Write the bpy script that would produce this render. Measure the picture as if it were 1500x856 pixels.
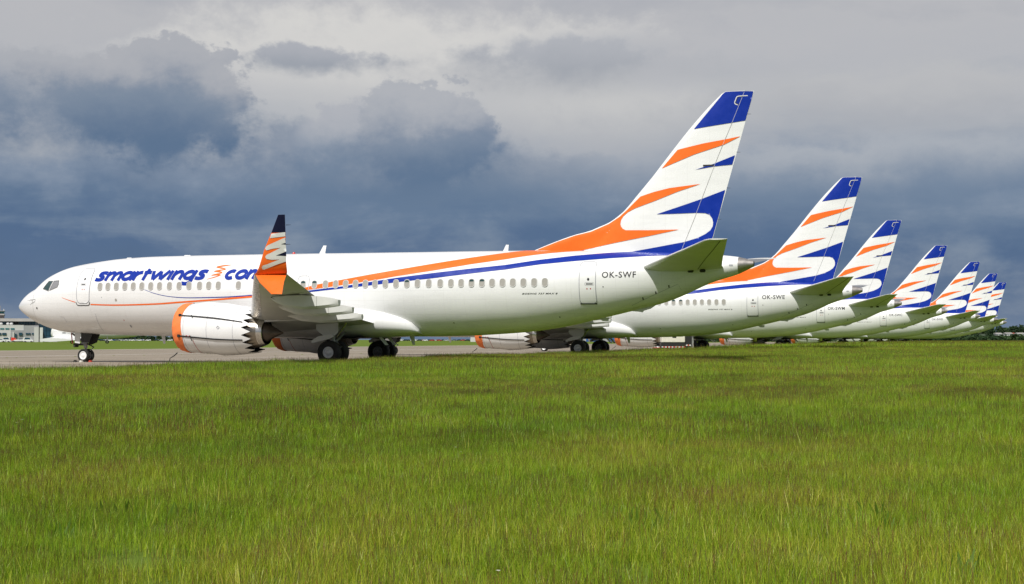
import bpy, bmesh, math, random
from mathutils import Vector, Matrix
R = math.radians
for o in list(bpy.data.objects): bpy.data.objects.remove(o)
scene = bpy.context.scene
COL = scene.collection
random.seed(7)

# ------------------------------------------------------------------ camera
CAM = Vector((48.909, -64.191, 1.166)); YAW = -0.3201; PITCH = 0.0332
cd = bpy.data.cameras.new('camera'); cam = bpy.data.objects.new('camera', cd); COL.objects.link(cam)
cd.sensor_width = 36; cd.lens = 36*2099.84/1500; cd.clip_start = .3; cd.clip_end = 9000
cam.location = CAM; cam.rotation_euler = (R(90)+PITCH, 0, -YAW)
scene.camera = cam
FWD = Vector((math.sin(YAW), math.cos(YAW), 0)); RGT = Vector((math.cos(YAW), -math.sin(YAW), 0))
def at(px, depth):
    """world x, y of a bearing (photo column) at a distance in front of the viewpoint"""
    p = CAM + FWD*depth + RGT*((px-750)/2099.84*depth)
    return p.x, p.y

# ------------------------------------------------------------------ sky
SUN_EL = R(49); SUN_DIR = Vector((-.10, -.995, 0)).normalized()      # towards the sun, flat
w = bpy.data.worlds.new('World'); scene.world = w; w.use_nodes = True
N = w.node_tree.nodes; L = w.node_tree.links; N.clear()
def nd(tree, typ, **kw):
    n = tree.nodes.new(typ)
    for k, v in kw.items():
        if k == 'i':
            for a, b in v.items(): n.inputs[a].default_value = b
        else: setattr(n, k, v)
    return n
class Ex:
    """small expression helper on shader math nodes"""
    def __init__(s, tree, sock): s.t = tree; s.s = sock
    def op(s, o, *b, clamp=False):
        n = s.t.nodes.new('ShaderNodeMath'); n.operation = o; n.use_clamp = clamp
        for k, q in enumerate((s,)+b):
            if isinstance(q, Ex): s.t.links.new(q.s, n.inputs[k])
            else: n.inputs[k].default_value = q
        return Ex(s.t, n.outputs[0])
    def __add__(s, b): return s.op('ADD', b)
    def __sub__(s, b): return s.op('SUBTRACT', b)
    def __mul__(s, b): return s.op('MULTIPLY', b)
    def __truediv__(s, b): return s.op('DIVIDE', b)
    def smooth(s, a, b, lo=0., hi=1.):
        n = s.t.nodes.new('ShaderNodeMapRange'); n.interpolation_type = 'SMOOTHSTEP'
        s.t.links.new(s.s, n.inputs[0])
        for k, v in zip((1, 2, 3, 4), (a, b, lo, hi)): n.inputs[k].default_value = v
        return Ex(s.t, n.outputs[0])
def noise(tree, vec, scale, detail=6, rough=.55, dist=0):
    n = nd(tree, 'ShaderNodeTexNoise'); n.inputs['Scale'].default_value = scale
    n.inputs['Detail'].default_value = detail; n.inputs['Roughness'].default_value = rough; n.inputs['Distortion'].default_value = dist
    tree.links.new(vec, n.inputs['Vector']); return Ex(tree, n.outputs['Fac'])
def ramp(tree, fac, stops, interp='LINEAR'):
    n = nd(tree, 'ShaderNodeValToRGB'); cr = n.color_ramp; cr.interpolation = interp
    while len(cr.elements) > 1: cr.elements.remove(cr.elements[0])
    for k, (p, c) in enumerate(stops):
        e = cr.elements[0] if k == 0 else cr.elements.new(p)
        e.position = p; e.color = (*c, 1) if len(c) == 3 else c
    tree.links.new(fac.s if isinstance(fac, Ex) else fac, n.inputs[0]); return n.outputs[0]
def mixc(tree, fac, a, b, mode='MIX'):
    n = nd(tree, 'ShaderNodeMix', data_type='RGBA', blend_type=mode)
    for sock, v in ((n.inputs[0], fac), (n.inputs[6], a), (n.inputs[7], b)):
        if isinstance(v, Ex): v = v.s
        if isinstance(v, bpy.types.NodeSocket): tree.links.new(v, sock)
        else: sock.default_value = v if not isinstance(v, tuple) else ((*v, 1) if len(v) == 3 else v)
    return n.outputs[2]
T = w.node_tree
tc = nd(T, 'ShaderNodeTexCoord')
mp = nd(T, 'ShaderNodeVectorRotate', rotation_type='Z_AXIS'); mp.inputs['Angle'].default_value = YAW
L.new(tc.outputs['Generated'], mp.inputs['Vector'])                  # bearing 0 = along the rows of tails
sp = nd(T, 'ShaderNodeSeparateXYZ'); L.new(mp.outputs[0], sp.inputs[0])
sx, sy, sz = (Ex(T, sp.outputs[k]) for k in range(3))
U = sx.op('ARCTAN2', sy); V = sz.op('ARCSINE')
st = nd(T, 'ShaderNodeMapping'); st.inputs['Scale'].default_value = (1, 1, 1.35); L.new(mp.outputs[0], st.inputs['Vector'])
n_big = noise(T, st.outputs[0], 4.2, 5, .52, .3)
n_mid = noise(T, st.outputs[0], 12., 7, .60, .2)
st2 = nd(T, 'ShaderNodeMapping'); st2.inputs['Scale'].default_value = (1, 1, 4.5); st2.inputs['Location'].default_value = (3.1, .7, 1.9)
L.new(mp.outputs[0], st2.inputs['Vector'])
n_str = noise(T, st2.outputs[0], 5., 6, .58, .4)
n_det = noise(T, st.outputs[0], 44., 5, .64, 0)
lump = noise(T, st.outputs[0], 22., 4, .55, 0).op('SUBTRACT', .5).op('ABSOLUTE')*2.        # billows
tone = V + (n_big-.5)*.10 + (n_mid-.5)*.09 + (n_str-.5)*.125 + (n_det-.5)*.022
base = ramp(T, (tone+.04)/.34, [
    (0.00, (.165, .225, .325)), (.12, (.130, .195, .310)), (.20, (.090, .150, .268)), (.30, (.074, .133, .254)),
    (.38, (.116, .178, .288)), (.47, (.225, .280, .375)), (.56, (.385, .410, .455)), (.66, (.470, .475, .500)), (.78, (.490, .490, .508)),
    (.90, (.415, .425, .460)), (1.0, (.395, .405, .445))])
def puff(px, py, rx, ry, edge, warp, dark, light, base, up=1.):
    """one bank of cumulus: pale on top, slate below, with a billowed outline"""
    u0 = math.atan((px-750)/2099.84); v0 = (498-py)/2099.84
    du = (U-u0)/(rx/2099.84); dv = (V-v0)/(ry/2099.84)
    r = (du*du+dv*dv).op('SQRT') + (n_mid-.5)*warp + (n_det-.5)*(warp*.5) - lump*(.25*up)
    soft = dv.smooth(.5, -.7, 0., 1.)                                   # crisp crown, ragged base
    m = (r - 1.0 + soft*.1).op('DIVIDE', soft*(edge*2.2)+edge)
    m = m.smooth(.5, -.5)
    shade = (dv + (n_mid-.5)*1.7 + (n_det-.5)*.7 + lump*.25).smooth(-.85, .95)
    col = ramp(T, shade, [(0, dark), (.45, tuple(.6*a+.4*b for a, b in zip(dark, light))), (1, light)])
    return mixc(T, m, base, col)
low = V.smooth(.13, .03)
wisp = (n_str*.6+n_mid*.4)
sky = mixc(T, wisp.smooth(.47, .66)*low*.8, base, (.250, .300, .380))                # thin grey scud under the deck
sky = mixc(T, wisp.smooth(.52, .36)*low*.55, sky, (.050, .100, .205))
sky = puff(560, 118, 400, 85, .8, 2.0, (.52, .52, .53), (.68, .665, .64), sky, 0)      # bright break in the deck
sky = puff(905, 185, 210, 62, .8, 2.2, (.43, .44, .47), (.57, .565, .56), sky, 0)
sky = puff(1330, 160, 260, 45, .8, 2.2, (.41, .42, .45), (.50, .50, .51), sky, 0)
sky = puff(470, 240, 150, 70, .5, 1.8, (.135, .198, .305), (.33, .36, .42), sky)
sky = puff(690, 262, 200, 42, .5, 1.8, (.115, .178, .285), (.30, .335, .40), sky)
sky = puff(90, 158, 170, 70, .32, 2.2, (.175, .230, .325), (.42, .43, .46), sky, 2)
sky = puff(232, 160, 165, 80, .16, 1.9, (.098, .158, .262), (.425, .432, .46), sky, 2)
sky = puff(190, 188, 210, 46, 1.0, 2.2, (.098, .156, .258), (.205, .255, .335), sky, 0)
sky = puff(505, 205, 74, 56, .22, 1.9, (.190, .250, .345), (.44, .45, .485), sky, 2)
sky = puff(615, 198, 100, 76, .12, 1.6, (.112, .172, .278), (.44, .45, .48), sky, 2)
sky = puff(600, 232, 130, 36, 1.0, 2.0, (.102, .162, .265), (.20, .25, .335), sky, 0)
sky = puff(450, 94, 95, 20, .5, 3.0, (.330, .352, .395), (.42, .43, .465), sky, 0)
sky = puff(860, 95, 170, 30, .9, 3.0, (.37, .385, .42), (.44, .45, .48), sky, 0)
sky = puff(1290, 262, 330, 46, .8, 2.4, (.165, .225, .325), (.40, .425, .47), sky)
nis = nd(T, 'ShaderNodeTexSky', sky_type='NISHITA', sun_disc=False, sun_elevation=SUN_EL)
nis.sun_rotation = math.atan2(SUN_DIR.x, SUN_DIR.y)
b1 = nd(T, 'ShaderNodeBackground'); b1.inputs[1].default_value = .1; L.new(nis.outputs[0], b1.inputs[0])
b2 = nd(T, 'ShaderNodeBackground'); b2.inputs[1].default_value = 1.0; L.new(sky, b2.inputs[0])
mx = nd(T, 'ShaderNodeMixShader'); mx.inputs[0].default_value = .95
L.new(b1.outputs[0], mx.inputs[1]); L.new(b2.outputs[0], mx.inputs[2])
wo = nd(T, 'ShaderNodeOutputWorld'); L.new(mx.outputs[0], wo.inputs[0])

# ------------------------------------------------------------------ sun and exposure
sd = bpy.data.lights.new('sun', 'SUN'); sd.energy = 4.2; sd.angle = R(.53); sd.color = (1, .965, .91)
sun = bpy.data.objects.new('sun', sd); COL.objects.link(sun)
to_sun = (SUN_DIR*math.cos(SUN_EL) + Vector((0, 0, math.sin(SUN_EL))))
sun.rotation_euler = to_sun.to_track_quat('Z', 'Y').to_euler()
vs = scene.view_settings; vs.view_transform = 'Standard'; vs.look = 'None'; vs.exposure = 0; vs.gamma = 1; vs.use_curve_mapping = False
scene.render.engine = 'CYCLES'
scene.cycles.max_bounces = 4; scene.cycles.diffuse_bounces = 2; scene.cycles.glossy_bounces = 2; scene.cycles.transparent_max_bounces = 4

# ------------------------------------------------------------------ helpers
def material(name, col, rough=.5, metal=0., coat=0., var=.0, vscale=3., spec=.5, bump=0., bscale=30.):
    m = bpy.data.materials.new(name); m.use_nodes = True; t = m.node_tree; b = t.nodes['Principled BSDF']
    b.inputs['Base Color'].default_value = (*col, 1); b.inputs['Roughness'].default_value = rough
    b.inputs['Metallic'].default_value = metal; b.inputs['Coat Weight'].default_value = coat
    b.inputs['Coat Roughness'].default_value = .08; b.inputs['Specular IOR Level'].default_value = spec
    if var or bump:
        c = nd(t, 'ShaderNodeTexCoord')
    if var:
        f = noise(t, c.outputs['Object'], vscale, 5, .6)
        lo = tuple(max(0, v*(1-var)) for v in col); hi = tuple(min(1, v*(1+var)) for v in col)
        t.links.new(ramp(t, f, [(.3, lo), (.7, hi)]), b.inputs['Base Color'])
        rr = f.smooth(.2, .8, rough*.8, min(1, rough*1.25)); t.links.new(rr.s, b.inputs['Roughness'])
    if bump:
        f = noise(t, c.outputs['Object'], bscale, 4, .6)
        bn = nd(t, 'ShaderNodeBump'); bn.inputs['Strength'].default_value = bump; bn.inputs['Distance'].default_value = .01
        t.links.new(f.s, bn.inputs['Height']); t.links.new(bn.outputs[0], b.inputs['Normal'])
    return m
def tag(o, label=None, cat=None, group=None, kind=None):
    for k, v in (('label', label), ('category', cat), ('group', group), ('kind', kind)):
        if v: o[k] = v
    return o
def empty(name, loc=(0, 0, 0), rz=0, parent=None):
    o = bpy.data.objects.new(name, None); COL.objects.link(o); o.location = loc; o.rotation_euler = (0, 0, rz)
    o.empty_display_size = .3
    if parent: o.parent = parent
    return o
def mesh_data(name, verts, faces, mats, idx=None, smooth=True):
    me = bpy.data.meshes.new(name); me.from_pydata([tuple(v) for v in verts], [], faces)
    for m in (mats if isinstance(mats, (list, tuple)) else [mats]): me.materials.append(m)
    if idx: me.polygons.foreach_set('material_index', idx)
    me.polygons.foreach_set('use_smooth', [smooth]*len(me.polygons)); me.update()
    return me
def link(name, me, parent=None, loc=None):
    o = bpy.data.objects.new(name, me); COL.objects.link(o)
    if parent: o.parent = parent
    if loc is not None: o.location = loc
    return o
def obj(name, verts, faces, mats, parent=None, idx=None, smooth=True, sharp=None):
    me = mesh_data(name, verts, faces, mats, idx, smooth)
    if sharp: me.set_sharp_from_angle(angle=R(sharp))
    return link(name, me, parent)
class MB:
    """collects boxes, tubes, lathes and lofts of ONE piece"""
    def __init__(s): s.v = []; s.f = []; s.i = []
    def add(s, v, f, m=0):
        n = len(s.v); s.v += [Vector(p) for p in v]; s.f += [[a+n for a in q] for q in f]; s.i += [m]*len(f); return s
    def box(s, a, b, m=0, bev=0.):
        (x0, y0, z0), (x1, y1, z1) = a, b
        if not bev:
            return s.add([(x, y, z) for x in (x0, x1) for y in (y0, y1) for z in (z0, z1)],
                         [[0, 1, 3, 2], [4, 6, 7, 5], [0, 4, 5, 1], [2, 3, 7, 6], [0, 2, 6, 4], [1, 5, 7, 3]], m)
        bm = bmesh.new(); bmesh.ops.create_cube(bm, size=1)
        bmesh.ops.scale(bm, vec=(x1-x0, y1-y0, z1-z0), verts=bm.verts)
        bmesh.ops.translate(bm, vec=((x0+x1)/2, (y0+y1)/2, (z0+z1)/2), verts=bm.verts)
        bmesh.ops.bevel(bm, geom=bm.edges[:], offset=bev, segments=2, affect='EDGES')
        bm.verts.index_update(); s.add([v.co.copy() for v in bm.verts], [[v.index for v in f.verts] for f in bm.faces], m); bm.free(); return s
    def tube(s, pts, rad, n=8, m=0, cap=True):
        pts = [Vector(p) for p in pts]; rad = rad if isinstance(rad, (list, tuple)) else [rad]*len(pts); rings = []
        for k, p in enumerate(pts):
            d = (pts[min(k+1, len(pts)-1)]-pts[max(k-1, 0)]).normalized()
            a = d.cross(Vector((0, 0, 1))); a = a.normalized() if a.length > 1e-4 else Vector((1, 0, 0)); b = d.cross(a)
            rings.append([p+(a*math.cos(2*math.pi*j/n)+b*math.sin(2*math.pi*j/n))*rad[k] for j in range(n)])
        return s.loft(rings, m, cap)
    def loft(s, rings, m=0, cap=True, closed=True):
        n = len(rings[0]); v = [p for r in rings for p in r]; f = []
        for k in range(len(rings)-1):
            for j in range(n if closed else n-1):
                a, b = k*n+j, k*n+(j+1) % n; f.append([a, b, b+n, a+n])
        if cap: f += [list(range(n))[::-1], [len(v)-n+j for j in range(n)]]
        return s.add(v, f, m)
    def lathe(s, prof, axis='x', c=(0, 0, 0), n=32, m=0):
        c = Vector(c); rings = []
        for t, r in prof:
            ring = []
            for j in range(n):
                a = 2*math.pi*j/n; p, q = r*math.cos(a), r*math.sin(a)
                ring.append(c+Vector({'x': (t, p, q), 'y': (q, t, p), 'z': (p, q, t)}[axis]))
            rings.append(ring)
        return s.loft(rings, m, False)
    def prism(s, pts, d, m=0):
        pts = [Vector(p) for p in pts]; d = Vector(d); n = len(pts)
        return s.add(pts+[p+d for p in pts], [list(range(n)), list(range(n, 2*n))[::-1]]+[[j, j+n, (j+1) % n+n, (j+1) % n] for j in range(n)], m)
    def build(s, name, mats, parent=None, smooth=True, sharp=38, mirror=False):
        v = [Vector((p.x, -p.y, p.z)) for p in s.v] if mirror else s.v
        me = mesh_data(name, v, s.f, mats, s.i, smooth)
        bm = bmesh.new(); bm.from_mesh(me); bmesh.ops.recalc_face_normals(bm, faces=bm.faces); bm.to_mesh(me); bm.free()
        if smooth: me.set_sharp_from_angle(angle=R(sharp))
        return link(name, me, parent)
def copy_tree(o, parent=None):
    c = o.copy(); COL.objects.link(c); c.parent = parent
    for ch in o.children: copy_tree(ch, c)
    return c
# ------------------------------------------------------------------ ground, runway
def sstep(a, b, t):
    t = min(max((t-a)/(b-a), 0), 1); return t*t*(3-2*t)
def ground_z(x, y):
    """the meadow swells gently beside the runway towards the far end of the row"""
    h = .50*sstep(22.5, 33, x)*sstep(-14, 55, y)
    h = max(h, .13*sstep(21.0, 22.3, x))
    h += .03*math.sin(x*.31+1.3)*math.sin(y*.23)*sstep(22, 27, x)
    return h
EDGE_NEAR, EDGE_FAR = 21.0, -50.0
def edge_x(y): return EDGE_NEAR + .22*math.sin(y*.37)+.12*math.sin(y*1.7+1)+.55*sstep(-19, -22, y)*0
m_soil = bpy.data.materials.new('meadow_soil'); m_soil.use_nodes = True
t = m_soil.node_tree; b = t.nodes['Principled BSDF']; c = nd(t, 'ShaderNodeTexCoord')
f1 = noise(t, c.outputs['Object'], .05, 6, .6); f2 = noise(t, c.outputs['Object'], 1.6, 6, .7)
g = ramp(t, f1*.6+f2*.4, [(.32, (.075, .118, .016)), (.5, (.112, .165, .020)), (.66, (.160, .185, .030))])
t.links.new(g, b.inputs['Base Color']); b.inputs['Roughness'].default_value = 1; b.inputs['Specular IOR Level'].default_value = .1
def axis(lo, hi, fine0, fine1, st, grow=1.35):
    v = []; q = fine0
    while q <= fine1: v.append(q); q += st
    s_ = st
    while v[-1] < hi: s_ *= grow; v.append(v[-1]+s_)
    s_ = st
    while v[0] > lo: s_ *= grow; v.insert(0, v[0]-s_)
    return v
gx = axis(-5000, 5000, 20.6, 60, .6); gy = axis(-3000, 6000, -64, 160, 4)
vv = [(x, y, ground_z(x, y)-.02) for x in gx for y in gy]; n = len(gy)
ff = [[i*n+j, (i+1)*n+j, (i+1)*n+j+1, i*n+j+1] for i in range(len(gx)-1) for j in range(n-1)]
tag(obj('ground', vv, ff, m_soil), kind='structure')

m_run = bpy.data.materials.new('runway_concrete'); m_run.use_nodes = True
t = m_run.node_tree; b = t.nodes['Principled BSDF']; c = nd(t, 'ShaderNodeTexCoord')
f1 = noise(t, c.outputs['Object'], .12, 6, .65); f2 = noise(t, c.outputs['Object'], 9., 5, .7)
st = nd(t, 'ShaderNodeMapping'); st.inputs['Scale'].default_value = (.9, .02, 1); t.links.new(c.outputs['Object'], st.inputs['Vector'])
f3 = noise(t, st.outputs[0], 1., 4, .6)
g = ramp(t, f1*.45+f2*.25+f3*.3, [(.36, (.190, .155, .115)), (.5, (.275, .230, .174)), (.64, (.345, .290, .222))])
t.links.new(g, b.inputs['Base Color']); b.inputs['Roughness'].default_value = .85
ys = [-160+4*k for k in range(220)]
def ribbon(x0f, x1f, z, y0=-160, y1=716):
    yy = [y for y in ys if y0 <= y <= y1]; k = len(yy)
    return [(x0f(y), y, z) for y in yy]+[(x1f(y), y, z) for y in yy], [[i, k+i, k+i+1, i+1] for i in range(k-1)]
runway = tag(obj('runway', *ribbon(lambda y: EDGE_FAR, edge_x, .0), m_run), kind='structure')
m_line = material('line_paint', (.62, .60, .55), .8, var=.25, vscale=2.)
m_shoulder = material('pale_shoulder', (.42, .38, .31), .9, var=.15, vscale=.6)
v, f = ribbon(lambda y: EDGE_FAR, lambda y: EDGE_FAR+2.4, .004); tag(obj('runway_shoulder', v, f, m_shoulder), kind='structure')
v, f = ribbon(lambda y: -15.5, lambda y: -15.0, .004); obj('painted_line', v, f, m_line, runway)
v, f = ribbon(lambda y: 4.2, lambda y: 4.36, .004); obj('painted_line', v, f, m_line, runway)
m_joint = material('joint_tar', (.075, .068, .06), .9, var=.3)
mb = MB()
for k in range(7):
    x = 17-9*k+.0; mb.box((x, -160, .002), (x+.05, 716, .005))
for k in range(60): mb.box((-47, -150+7.5*k, .002), (20.4, -149.95+7.5*k, .0055))
mb.build('slab_joint', m_joint, runway, smooth=False)
# ------------------------------------------------------------------ the airliner
def pchip(xs, ys):
    n = len(xs); h = [xs[i+1]-xs[i] for i in range(n-1)]
    dl = [(ys[i+1]-ys[i])/h[i] for i in range(n-1)]
    m = [dl[0]]
    for i in range(1, n-1):
        if dl[i-1]*dl[i] <= 0: m.append(0.0)
        else:
            w1 = 2*h[i]+h[i-1]; w2 = h[i]+2*h[i-1]
            m.append((w1+w2)/(w1/dl[i-1]+w2/dl[i]))
    m.append(dl[-1])
    def f(x):
        if x <= xs[0]: return ys[0]
        if x >= xs[-1]: return ys[-1]
        lo, hi = 0, n-1
        while hi-lo > 1:
            k = (lo+hi)//2
            if xs[k] <= x: lo = k
            else: hi = k
        t = (x-xs[lo])/h[lo]; t2 = t*t; t3 = t2*t
        return (2*t3-3*t2+1)*ys[lo]+(t3-2*t2+t)*h[lo]*m[lo]+(-2*t3+3*t2)*ys[lo+1]+(t3-t2)*h[lo]*m[lo+1]
    return f
def table(s):
    v = [tuple(float(q) for q in p.split(':')) for p in s.split()]
    return pchip([math.sqrt(a) for a, b in v], [b for a, b in v])
F_TOP = table('0:2.9 .05:3.03 .11:3.09 .27:3.25 .63:3.54 1.03:3.77 1.43:3.94 1.78:4.22 2.17:4.50 2.61:4.70 3.08:4.87 3.59:5.0 4.1:5.09 4.99:5.21 6.55:5.36 8.4:5.43 11.2:5.445 16:5.43 22:5.39 27.3:5.36 28.5:5.35 32:5.28 34:5.2 36:5.08 37.66:4.96 38.37:4.87 39.03:4.69')
F_BOT = table('0:2.9 .03:2.83 .08:2.77 .22:2.66 .54:2.45 1.04:2.16 1.49:1.97 2.05:1.77 2.81:1.59 3.64:1.5 5.38:1.43 9.3:1.35 22.7:1.31 25.5:1.35 27.3:1.44 28.2:1.5 29.85:1.7 32.34:2.22 33.8:2.56 34.8:2.80 35.6:3.07 37.17:3.75 38.36:4.11 39.03:4.43')
F_W = table('0:0 .05:.12 .2:.28 .5:.53 1:.86 1.5:1.12 2:1.31 3:1.57 4:1.73 5:1.81 6.5:1.87 8:1.88 26:1.88 28:1.85 30:1.74 32:1.55 34:1.28 36:.92 37.5:.62 38.4:.42 39.03:.17')
F_MID = table('0:2.9 .5:2.95 1:3.0 2:3.15 3.5:3.35 5:3.5 6.5:3.55 26:3.5 28:3.55 30:3.65 32:3.85 34:4.05 36:4.25 38:4.45 39.03:4.56')
def fus_y(x, z):
    s = math.sqrt(max(x, 0)); zm = F_MID(s)
    d = F_TOP(s)-zm if z > zm else zm-F_BOT(s)
    t = min(abs(z-zm)/max(d, 1e-6), .9995)
    return -F_W(s)*math.sqrt(1-t*t)

def fus_p(x, z, off=0., side=-1):
    y = fus_y(x, z); e = .01
    fx = (fus_y(x+e, z)-fus_y(max(x-e, 0), z))/(2*e); fz = (fus_y(x, z+e)-fus_y(x, z-e))/(2*e)
    fx = max(-3, min(3, fx)); fz = max(-12, min(12, fz))
    n = Vector((fx, -1, fz)).normalized(); p = Vector((x, y, z))+n*off
    return (p, n) if side < 0 else (Vector((p.x, -p.y, p.z)), Vector((n.x, -n.y, n.z)))

m_white = bpy.data.materials.new('white_paint'); m_white.use_nodes = True
t = m_white.node_tree; b = t.nodes['Principled BSDF']; c = nd(t, 'ShaderNodeTexCoord')
st = nd(t, 'ShaderNodeMapping'); st.inputs['Scale'].default_value = (.35, 1.2, 1.6); t.links.new(c.outputs['Object'], st.inputs['Vector'])
f1 = noise(t, st.outputs[0], 1.3, 6, .6)
sp2 = nd(t, 'ShaderNodeSeparateXYZ'); t.links.new(c.outputs['Object'], sp2.inputs[0])
pl = (Ex(t, sp2.outputs[0])*.9843).op('FRACT').op('SUBTRACT', .5).op('ABSOLUTE').smooth(.006, .002)      # skin joints every 1.016 m
g = ramp(t, f1, [(.3, (.775, .778, .775)), (.7, (.845, .848, .845))])
g = mixc(t, pl*.34, g, (.45, .44, .42))
zl = None
for zc in (2.35, 3.02, 3.46, 4.42, 4.98):                                             # lap joints along the barrel
    q = (Ex(t, sp2.outputs[2])-zc).op('ABSOLUTE').smooth(.011, .005); zl = q if zl is None else zl.op('MAXIMUM', q)
g = mixc(t, zl*.26, g, (.48, .47, .45))
sm = nd(t, 'ShaderNodeMapping'); sm.inputs['Scale'].default_value = (2.4, .5, .35); t.links.new(c.outputs['Object'], sm.inputs['Vector'])
g = mixc(t, noise(t, sm.outputs[0], 2.2, 4, .65).smooth(.56, .78)*.16, g, (.52, .49, .43))   # run-down grime
t.links.new(g, b.inputs['Base Color']); b.inputs['Roughness'].default_value = .28
t.links.new(f1.smooth(.2, .8, .22, .36).s, b.inputs['Roughness'])
b.inputs['Coat Weight'].default_value = .35; b.inputs['Coat Roughness'].default_value = .06
m_cowl = material('cowl_paint', (.81, .81, .805), .3, coat=.3, var=.035, vscale=1.4)
m_grey = material('wing_grey', (.58, .59, .575), .38, var=.09, vscale=1.1)
m_lgrey = material('fairing_grey', (.66, .665, .64), .38, var=.07, vscale=1.5)
m_orange = material('orange_paint', (.90, .16, .020), .32, var=.03, spec=.3)
m_blue = material('blue_paint', (.004, .028, .30), .32, var=.05, spec=.3)
m_navy = material('dark_navy', (.004, .006, .028), .5, var=.05, spec=.2)  # winglet navy, darker than the blue of the stripes
m_metal = material('bare_metal', (.66, .64, .61), .22, 1., var=.12, vscale=2.5)
m_slat = material('weathered_slat', (.60, .595, .58), .30, .9, var=.55, vscale=5., bump=.35, bscale=9.)
m_exh = material('heat_tinted_metal', (.36, .32, .27), .34, 1., var=.2, vscale=2.2)
m_apu = material('tail_pipe_metal', (.44, .41, .385), .42, .85, var=.15, vscale=3)
m_dark = material('duct_black', (.018, .018, .018), .6)
m_hot = material('exhaust_plug', (.12, .10, .085), .36, .8, var=.25)
m_tyre = material('tyre_rubber', (.014, .014, .014), .75, var=.2, vscale=6)
m_rim = material('wheel_rim', (.62, .63, .63), .35, .1, var=.08)
m_rimd = material('dark_rim', (.20, .20, .20), .55, .2, var=.2)  # darker rim colour for the inboard main wheels
m_strut = material('gear_steel', (.30, .30, .29), .4, .3, var=.25, vscale=5)
m_well = material('wheel_well', (.035, .035, .032), .8, var=.3)
m_shade = material('window_shade', (.36, .345, .31), .3, coat=.6, var=.08, vscale=8)
m_wframe = material('window_surround', (.64, .635, .62), .35, .2)
m_glass = material('cockpit_glass', (.02, .055, .055), .05, 0, coat=.6)
m_blind = material('cockpit_blind', (.24, .24, .25), .12, coat=.6)
m_cframe = material('windscreen_post', (.16, .16, .16), .5)
m_seal = material('door_seal', (.36, .37, .40), .5)
m_black = material('black_marking', (.012, .012, .014), .45)
m_redmk = material('red_marking', (.45, .04, .03), .5)
m_fabric = material('orange_fabric', (.86, .215, .055), .8, var=.10, vscale=2.2, bump=.5, bscale=5.)
m_strap = material('black_strap', (.016, .016, .017), .7)
m_beacon = material('red_beacon', (.55, .02, .015), .2, coat=1.)

def decal(name, polys, mat, parent, surf, off=.006, xs=.25, zs=.12, tris=False):
    """paint film: outlines in side view (x, z) laid on the skin"""
    bm = bmesh.new()
    for p in polys:
        vs_ = [bm.verts.new((q[0], 0, q[1])) for q in p]
        try: bm.faces.new(vs_)
        except ValueError: pass
    bm.normal_update(); bmesh.ops.triangulate(bm, faces=bm.faces)
    xs0 = [v.co.x for v in bm.verts]; zs0 = [v.co.z for v in bm.verts]
    for ax, lo, hi, stp in ((0, min(xs0), max(xs0), xs), (2, min(zs0), max(zs0), zs)):
        k = math.floor(lo/stp)+1
        while k*stp < hi:
            co = Vector((0, 0, 0)); co[ax] = k*stp; no = Vector((0, 0, 0)); no[ax] = 1
            bmesh.ops.bisect_plane(bm, geom=bm.verts[:]+bm.edges[:]+bm.faces[:], plane_co=co, plane_no=no); k += 1
    for v in bm.verts: v.co = surf(v.co.x, v.co.z, off)
    bm.normal_update()
    for f in bm.faces:
        if f.normal.y > 0: f.normal_flip()
        f.smooth = True
    me = bpy.data.meshes.new(name); bm.to_mesh(me); bm.free(); me.materials.append(mat)
    return link(name, me, parent)
def catmull(pts, k=6):
    out = []; n = len(pts)
    for i in range(n-1):
        p0, p1, p2, p3 = pts[max(i-1, 0)], pts[i], pts[i+1], pts[min(i+2, n-1)]
        for j in range(k):
            t_ = j/k; out.append(tuple(.5*(2*p1[a]+(p2[a]-p0[a])*t_+(2*p0[a]-5*p1[a]+4*p2[a]-p3[a])*t_*t_+(3*p1[a]-p0[a]-3*p2[a]+p3[a])*t_**3) for a in range(len(p1))))
    out.append(tuple(pts[-1])); return out
def stroke(pts, wd, close=False):
    """quads of a brush stroke along pts; wd one width or one per point"""
    n = len(pts); wd = wd if isinstance(wd, list) else [wd]*n; Lp, Rp = [], []
    for i in range(n):
        a = pts[i-1] if (i or close) else pts[i]; b_ = pts[(i+1) % n] if (i < n-1 or close) else pts[i]
        dx, dz = b_[0]-a[0], b_[1]-a[1]; l = math.hypot(dx, dz) or 1
        nx, nz = -dz/l*wd[i]/2, dx/l*wd[i]/2
        Lp.append((pts[i][0]+nx, pts[i][1]+nz)); Rp.append((pts[i][0]-nx, pts[i][1]-nz))
    m_ = n if close else n-1
    return [[Lp[i], Lp[(i+1) % n], Rp[(i+1) % n], Rp[i]] for i in range(m_)]
def ring_poly(pts, wd): return stroke(pts, wd, True)
def fsurf(x, z, off): return fus_p(x, z, off)[0]
def rounded(cx, cz, wx, hz, r, n=4):
    o = []
    for sx_, sz_, a0 in ((1, 1, 0), (-1, 1, 90), (-1, -1, 180), (1, -1, 270)):
        for k in range(n+1):
            a = R(a0+90*k/n); o.append((cx+sx_*(wx/2-r)+r*math.cos(a), cz+sz_*(hz/2-r)+r*math.sin(a)))
    return o
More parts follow.
